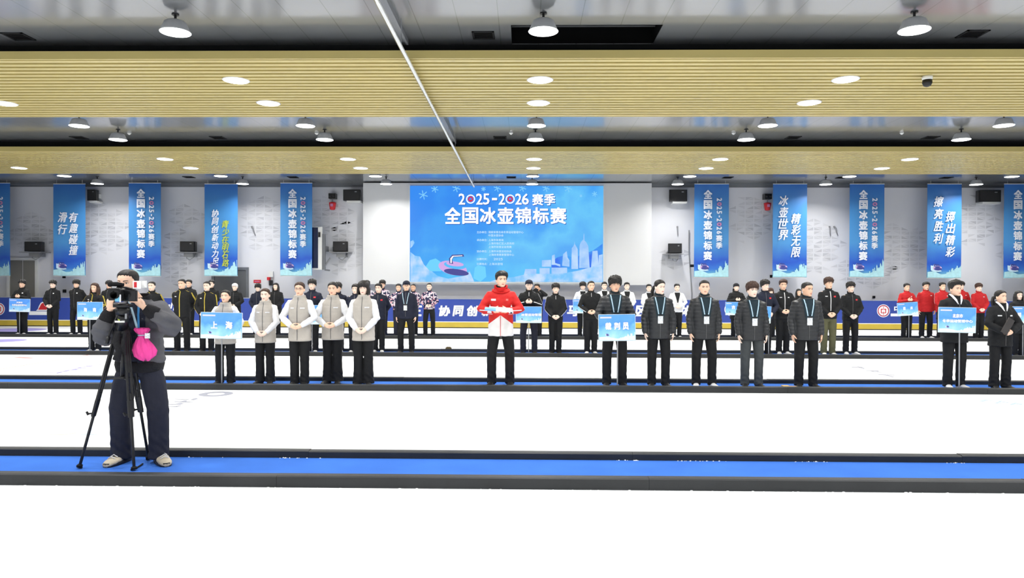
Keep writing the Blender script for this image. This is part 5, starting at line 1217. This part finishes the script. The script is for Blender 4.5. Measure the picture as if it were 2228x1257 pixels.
# ================================================================== CAMERAMAN, TRIPOD, CAMCORDER
YM = 6.52
tp = at(285, 585, YM); root = at(303, 700, YM); sc_m = (tp.z - CZ) / (1.75 + .012)
def W2L(px, py, Y):
    q = at(px, py, Y); return Vector(((q.x - root.x) / sc_m, (q.y - YM) / sc_m, (q.z - CZ) / sc_m))
wl = W2L(312, 668, 6.26); wr = W2L(240, 672, 6.26)
CPOSE = {1: (tuple(wl), (1, -.1, -.75), (-.62, -.35, .72), (.3, -.5, .8), (-.5, -.5, .6), .5), -1: (tuple(wr), (-.5, .3, -1), (.25, -.45, .85), (.85, -.2, -.3), (.8, -.3, 0), .7)}
def cam_person():
    H0 = HO + Vector(((tp.x - root.x) / sc_m, -.04, 0)); yaw, pitch = -6, 4; P = CPOSE
    me = body_mesh(CPOSE, yaw, pitch, 0, .0052, .085, H0)
    me.materials.append(skin(1)); t = link('person', me); t.location = (root.x, YM, CZ); t.scale = (sc_m * 1.02, sc_m, sc_m)
    tag(t, 'cameraman in grey sweatshirt behind a tripod camcorder, pink bag hanging at his chest', 'person')
    HM = head_mat(yaw, pitch, H0)
    for nm, mm in face_parts(0):
        o = bpy.data.objects.new(nm, mm); COL.objects.link(o); o.parent = t; o.matrix_local = HM
    obj('hair', hair_mesh('crew', 0, 2), HAIRM, t, HM)
    mb = MB(); P2 = P; o_ = .03
    mb.rings([sup(0, .01, z, w, yf, yb, 28, 2.4) for z, w, yf, yb in ((.86, .19, .13, .15), (.90, .205, .14, .155), (1.0, .205, .145, .155), (1.15, .20, .145, .145), (1.28, .20, .14, .14), (1.37, .195, .12, .13), (1.43, .165, .095, .115), (1.475, .11, .08, .09), (1.50, .08, .075, .08))])
    for s in (-1, 1):
        S, e, w = arm_joints(P, s); k = 1.0 if s > 0 else 1.12
        mb.tube([S + Vector((-s * .06, 0, 0)), S + Vector((s * .01, 0, -.01)), S.lerp(e, .5), e + Vector((0, 0, -.03)), e.lerp(w, .3), e.lerp(w, .62)], [.07, .088, .09 * k, .095 * k, .082 * k, .06], 16)
    me = remesh(mb, .009, 5, .5)
    n = len(me.vertices); co = np.empty(n * 3, 'f'); no = np.empty(n * 3, 'f'); me.vertices.foreach_get('co', co); me.vertices.foreach_get('normal', no); co = co.reshape(-1, 3); no = no.reshape(-1, 3); x, y, z = co.T
    d = .008 * np.sin(z * 38 + x * 30 + 2 * np.sin(x * 14)) * np.sin(x * 22 - z * 13) + .004 * np.sin(z * 80 + x * 40)
    me.vertices.foreach_set('co', (co + no * d[:, None].astype('f')).ravel()); me.update(); setmat(me, F_GREY)
    sw = link('sweatshirt', me, t); bv = bvh_of(me)
    taper_ribbon(bv, [(1.49, .06), (1.42, .10), (1.30, .115), (1.10, .115), (.97, .10), (.90, .09)], .004).build('shirt_front', F_NAVY, t)
    for s in (-1, 1):
        S, e, w = arm_joints(P, s); dd = (w - e).normalized(); a = e.lerp(w, .55); mb = MB(); mb.tube([a, a.lerp(w, .4), w - dd * .01, w - dd * .008], [.066, .06, .042, .03], 18); mb.build('cuff', F_CUFF, t, True)
    mb = MB(); n = 40
    rs = [[((w_) * math.copysign(abs(cos(a)) ** .85, cos(a)), .01 + yb_ * math.copysign(abs(sin(a)) ** .85, sin(a)), z) for a in [2 * pi * k / n for k in range(n)]] for z, w_, yb_ in ((.83, .175, .135), (.84, .193, .15), (.90, .207, .158), (.93, .203, .154), (.93, .19, .14))]
    mb.rings(rs); mb.build('hem_band', F_CUFF, t, True)
    collar_ring(1.475, .085, .09, .05, .014).build('collar', F_CUFF, t)
    tm = trouser_mesh(.0095, .085, 0, -.014, 0); obj('trousers', tm, F_NAVYT, t)
    sm = shoe_mesh(.005)
    for s, rz, dy, dx in ((-1, -6, .03, .0), (1, 38, .03, .01)):
        sh = obj('shoe', sm, [F_SHOEC, F_SOLEB], t, Matrix.Translation((s * foot_x(.085) + dx, dy, 0)) @ Matrix.Rotation(R(rz), 4, 'Z') @ Matrix.Scale(1.28, 4))
        mb = MB()
        for k in range(4): mb.tube([(-.026, -.035 - .026 * k, .068 - .006 * k), (0, -.04 - .026 * k, .088 - .008 * k), (.026, -.035 - .026 * k, .068 - .006 * k)], .0035, 6)
        mb.build('laces', F_SHOEW, sh)
    return t
cam_person()
# lanyard and bag
bt = at(303, 713, 6.30); bb = at(314, 783, 6.30); hb = bt.z - bb.z
t = thing('drawstring_bag', 'bright pink cloth drawstring bag hanging from the neck of the cameraman', 'bag', (at(311, 750, 6.3).x, 6.315, bb.z))
mb = MB(); n = 40; rs = []
for u, w, d in ((0, .02, .012), (.04, .05, .03), (.15, .085, .05), (.3, .098, .055), (.48, .078, .05), (.62, .052, .038), (.74, .032, .026), (.79, .028, .024), (.86, .050, .036), (.94, .064, .044), (1.0, .054, .038), (.97, .03, .02)):
    rs.append([((w * (1 + .13 * sin(7 * a + u * 5) + .07 * sin(13 * a + 2))) * cos(a) + .02 * (1 - u) * (1 - u) - .02 * u, d * (1 + .15 * sin(9 * a)) * sin(a), hb * u + .012 * sin(3 * a) * (u < .2)) for a in [2 * pi * k / n for k in range(n)]])
mb.rings(rs); mb.build('cloth', F_PINK, t, True)
mb = MB(); mb.lathe([(.034, hb * .755), (.036, hb * .77), (.034, hb * .785)], 20, (-.015, 0, 0)); mb.build('drawstring', F_LAN, t, True)
mb = MB(); mb.box(.03, .07, -.04, -.03, hb * .68, hb * .84); mb.build('card_tag', BADGE, t)
mb = MB()
for a, b in ((W2L(281, 655, 6.40), 0), (W2L(303, 655, 6.40), 1)):
    p = at((281, 302)[b], 655, 6.37); q = at(302, 714, 6.30); bx = t.location
    mb2 = MB(); mb2.tube([p - bx, (p + q) / 2 - bx + Vector((0, -.01, 0)), q - bx + Vector((0, .0, -.05))], [(.0095, .002)] * 3, 8, wide=(1, 0, 0)); mb2.build('strap', fab('strap_blue', (60, 130, 190)) if b else F_LAN, t)
# camcorder
cc = at(262, 640, 6.16); t = thing('camcorder', 'black video camcorder with open side screen on the tripod in front of the cameraman', 'camcorder', (cc.x, 6.18, cc.z))
cc = t.location.copy()
def L_(px, py, Y): return at(px, py, Y) - cc
mb = MB(); mb.rings([[(x * k, y, z * k + .0) for x, z in ((-.045, -.05), (.045, -.05), (.055, -.03), (.055, .04), (.035, .055), (-.04, .055), (-.055, .03), (-.055, -.035))] for y, k in ((-.12, .92), (-.115, 1), (.13, 1), (.14, .9))]); mb.build('camera_body', BLACK, t)
mb = MB(); p = L_(253, 641, 6.05); mb.tube([p + Vector((0, .08, 0)), p + Vector((0, .0, 0)), p + Vector((0, -.04, 0)), p + Vector((0, -.04, 0)), p + Vector((0, -.02, 0))], [.030, .032, .036, .030, .028], 24, cap=True); o = mb.build('lens', BLACKM, t, True)
p = L_(281, 643, 6.12); mb = MB(); mb.box(p.x - .068, p.x + .068, p.y - .008, p.y + .008, p.z - .048, p.z + .046); o = mb.build('side_screen', BLACK, t); mb = MB(); mb.box(p.x - .06, p.x + .06, p.y - .0095, p.y - .008, p.z - .04, p.z + .038); mb.build('screen_back', mat('gloss_black', (16, 16, 18), rough=.15, spec=.6, var=.1), o)
mb = MB(); a = L_(248, 626, 6.14); b = L_(292, 631, 6.2); c = L_(258, 634, 6.18); mb.tube([c, a + Vector((.01, .01, -.02)), a + Vector((.02, .02, .01)), L_(275, 626, 6.18), b, L_(288, 638, 6.2)], .010, 10); mb.build('top_handle', BLACK, t, True)
mb = MB(); a = L_(240, 618, 6.12); mb.tube([a, a + Vector((.05, .02, .0)), a + Vector((.09, .05, -.005))], [.019, .019, .012], 14); mb.ball(tuple(a), (.024, .02, .024)); mb.build('microphone', BLACKM, t, True)
p = L_(257, 649, 6.05); mb = MB(); mb.box(p.x - .022, p.x + .018, p.y - .01, p.y, p.z - .025, p.z + .028); mb.build('sticker', mat('sticker_cyan', (120, 196, 226), rough=.4, var=.1, vscale=30), t); mb = MB(); mb.box(p.x + .018, p.x + .024, p.y - .012, p.y, p.z - .03, p.z + .032); mb.build('side_strip', WHITE, t)
mb = MB(); p = L_(298, 619, 6.16); mb.box(p.x - .023, p.x + .023, p.y - .023, p.y + .023, p.z - .034, p.z + .032); mb.tube([p + Vector((0, 0, -.034)), L_(296, 634, 6.18), L_(280, 638, 6.18)], .008, 8); fl = mb.build('cube_mount', WHITE, t)
mb = MB(); mb.box(p.x - .013, p.x + .011, p.y - .0245, p.y - .023, p.z - .024, p.z + .022); mb.build('red_mark', LOGORED, fl)
mb = MB(); p = L_(312, 618, 6.2); mb.box(p.x - .018, p.x + .016, p.y, p.y + .03, p.z - .03, p.z + .03); mb.build('receiver', WHITEM, t)
# tripod
YT = 6.30; ax_ = at(262, 700, YT); t = thing('tripod', 'tall black three-legged camera tripod standing on the blue carpet', 'tripod', (ax_.x, YT, CZ)); T0 = t.location.copy()
def LT(px, py, Y): return at(px, py, Y) - T0
top = LT(268, 664, 6.19); mb = MB(); c = LT(268, 672, 6.2)
mb.box(c.x - .055, c.x + .055, c.y - .06, c.y + .06, c.z + .015, c.z + .045); mb.tube([c + Vector((0, 0, .02)), c + Vector((0, 0, -.05))], [.05, .045], 18); mb.tube([c + Vector((-.05, 0, -.02)), c + Vector((.05, 0, -.02))], .035, 16); mb.tube([c + Vector((0, 0, -.05)), LT(266, 712, 6.28)], [.04, .05], 18); mb.build('pan_head', BLACK, t, True)
p = LT(265, 697, 6.22); mb = MB(); mb.tube([p + Vector((0, -.02, .01)), p + Vector((0, -.03, .02))], .018, 12); mb.build('spirit_level', mat('level_green', (190, 214, 60), rough=.3), t); mb = MB(); mb.box(p.x - .042, p.x + .042, p.y - .035, p.y - .03, p.z - .016, p.z + .0); mb.build('level_plate', WHITEM, t)
p = LT(274, 682, 6.16); mb = MB(); mb.tube([p, p + Vector((.0, 0, -.045))], .009, 10); mb.build('lock_lever', GREYM, t)
mb = MB(); mb.tube([c + Vector((-.04, .02, -.02)), LT(240, 720, 6.24), LT(233, 745, 6.22)], [.010, .010, .010], 10); mb.tube([LT(236, 732, 6.23), LT(232, 747, 6.22)], .017, 12); mb.build('pan_handle', BLACK, t, True)
hub = LT(267, 716, 6.30); mb = MB(); mb.lathe([(.03, .03), (.06, .02), (.06, -.05), (.03, -.06)], 20, tuple(hub)); mb.tube([hub, hub + Vector((0, 0, -.42))], .017, 12); mb.build('centre_column', BLACK, t, True)
feet = [Vector(LT(172, 1024, 6.30)), Vector(LT(292, 1028, 6.24)), Vector(LT(324, 1003, 6.62))]
for k, f in enumerate(feet):
    f.z = 0.0; d = (f - hub); a0 = hub + Vector((d.x, d.y, 0)).normalized() * .05 + Vector((0, 0, -.01)); u = (f - a0); mb = MB()
    sd = u.cross(Vector((0, 0, 1))).normalized() * .02
    for w in (-1, 1): mb.tube([a0 + sd * w, a0 + u * .55 + sd * w], .011, 8)
    mb.tube([a0 + u * .02, a0 + u * .30], .012, 8); m1 = a0 + u * .5
    mb.tube([m1, a0 + u * .62], [(.034, .017), (.03, .016)], 10, wide=sd); mb.tube([a0 + u * .45, a0 + u * .985], .0125, 12); leg = mb.build('leg', BLACK, t)
    mb = MB(); q = a0 + u * .6; mb.tube([q, q + Vector((-.05, -.02, 0))], .008, 8); mb.tube([q + Vector((-.04, -.02, -.012)), q + Vector((-.055, -.02, .018))], .010, 8); mb.build('leg_knob', BLACK, leg)
    mb = MB(); mb.tube([a0 + u * .97, a0 + u * .99 + Vector((0, 0, .0))], [.018, .026], 14); mb.ball(tuple(a0 + u * .985 + Vector((0, 0, .008))), (.026, .026, .014)); mb.build('rubber_foot', BLACKM, leg, True)
mb = MB(); sp = hub + Vector((0, 0, -.42))
for f in feet:
    a0 = hub + (f - hub) * .36; mb.tube([sp, a0 + Vector((0, 0, .0))], .007, 8)
mb.lathe([(.025, .01), (.025, -.01)], 14, tuple(sp)); mb.build('spreader', BLACK, t)
# dark strap bundle hanging from the tripod shoulder
mb = MB(); a = LT(256, 722, 6.20)
mb.tube([a, a + Vector((-.01, 0, -.08)), a + Vector((.015, -.01, -.16)), a + Vector((-.01, 0, -.23)), a + Vector((.02, 0, -.25))], [.02, .032, .026, .034, .012], 12); mb.tube([a + Vector((.06, 0, 0)), a + Vector((.055, -.01, -.12)), a + Vector((.065, 0, -.2))], [.012, .018, .01], 10)
me = remesh(mb, .007, 2); setmat(me, F_CUFF); link('strap_bundle', me, t)
# cable on the carpet
mb = MB(); mb.tube([(g2(288, 1030)[0], 6.235, CZ + .008), (g2(305, 1024)[0], 6.28, CZ + .012), (g2(318, 1016)[0], 6.36, CZ + .007), (g2(332, 1008)[0] - .0, 6.44, CZ + .010)], .0075, 8)
tag(mb.build('floor_cable', BLACKM, None, True), 'short black cable lying on the carpet between tripod feet and shoe', 'cable')
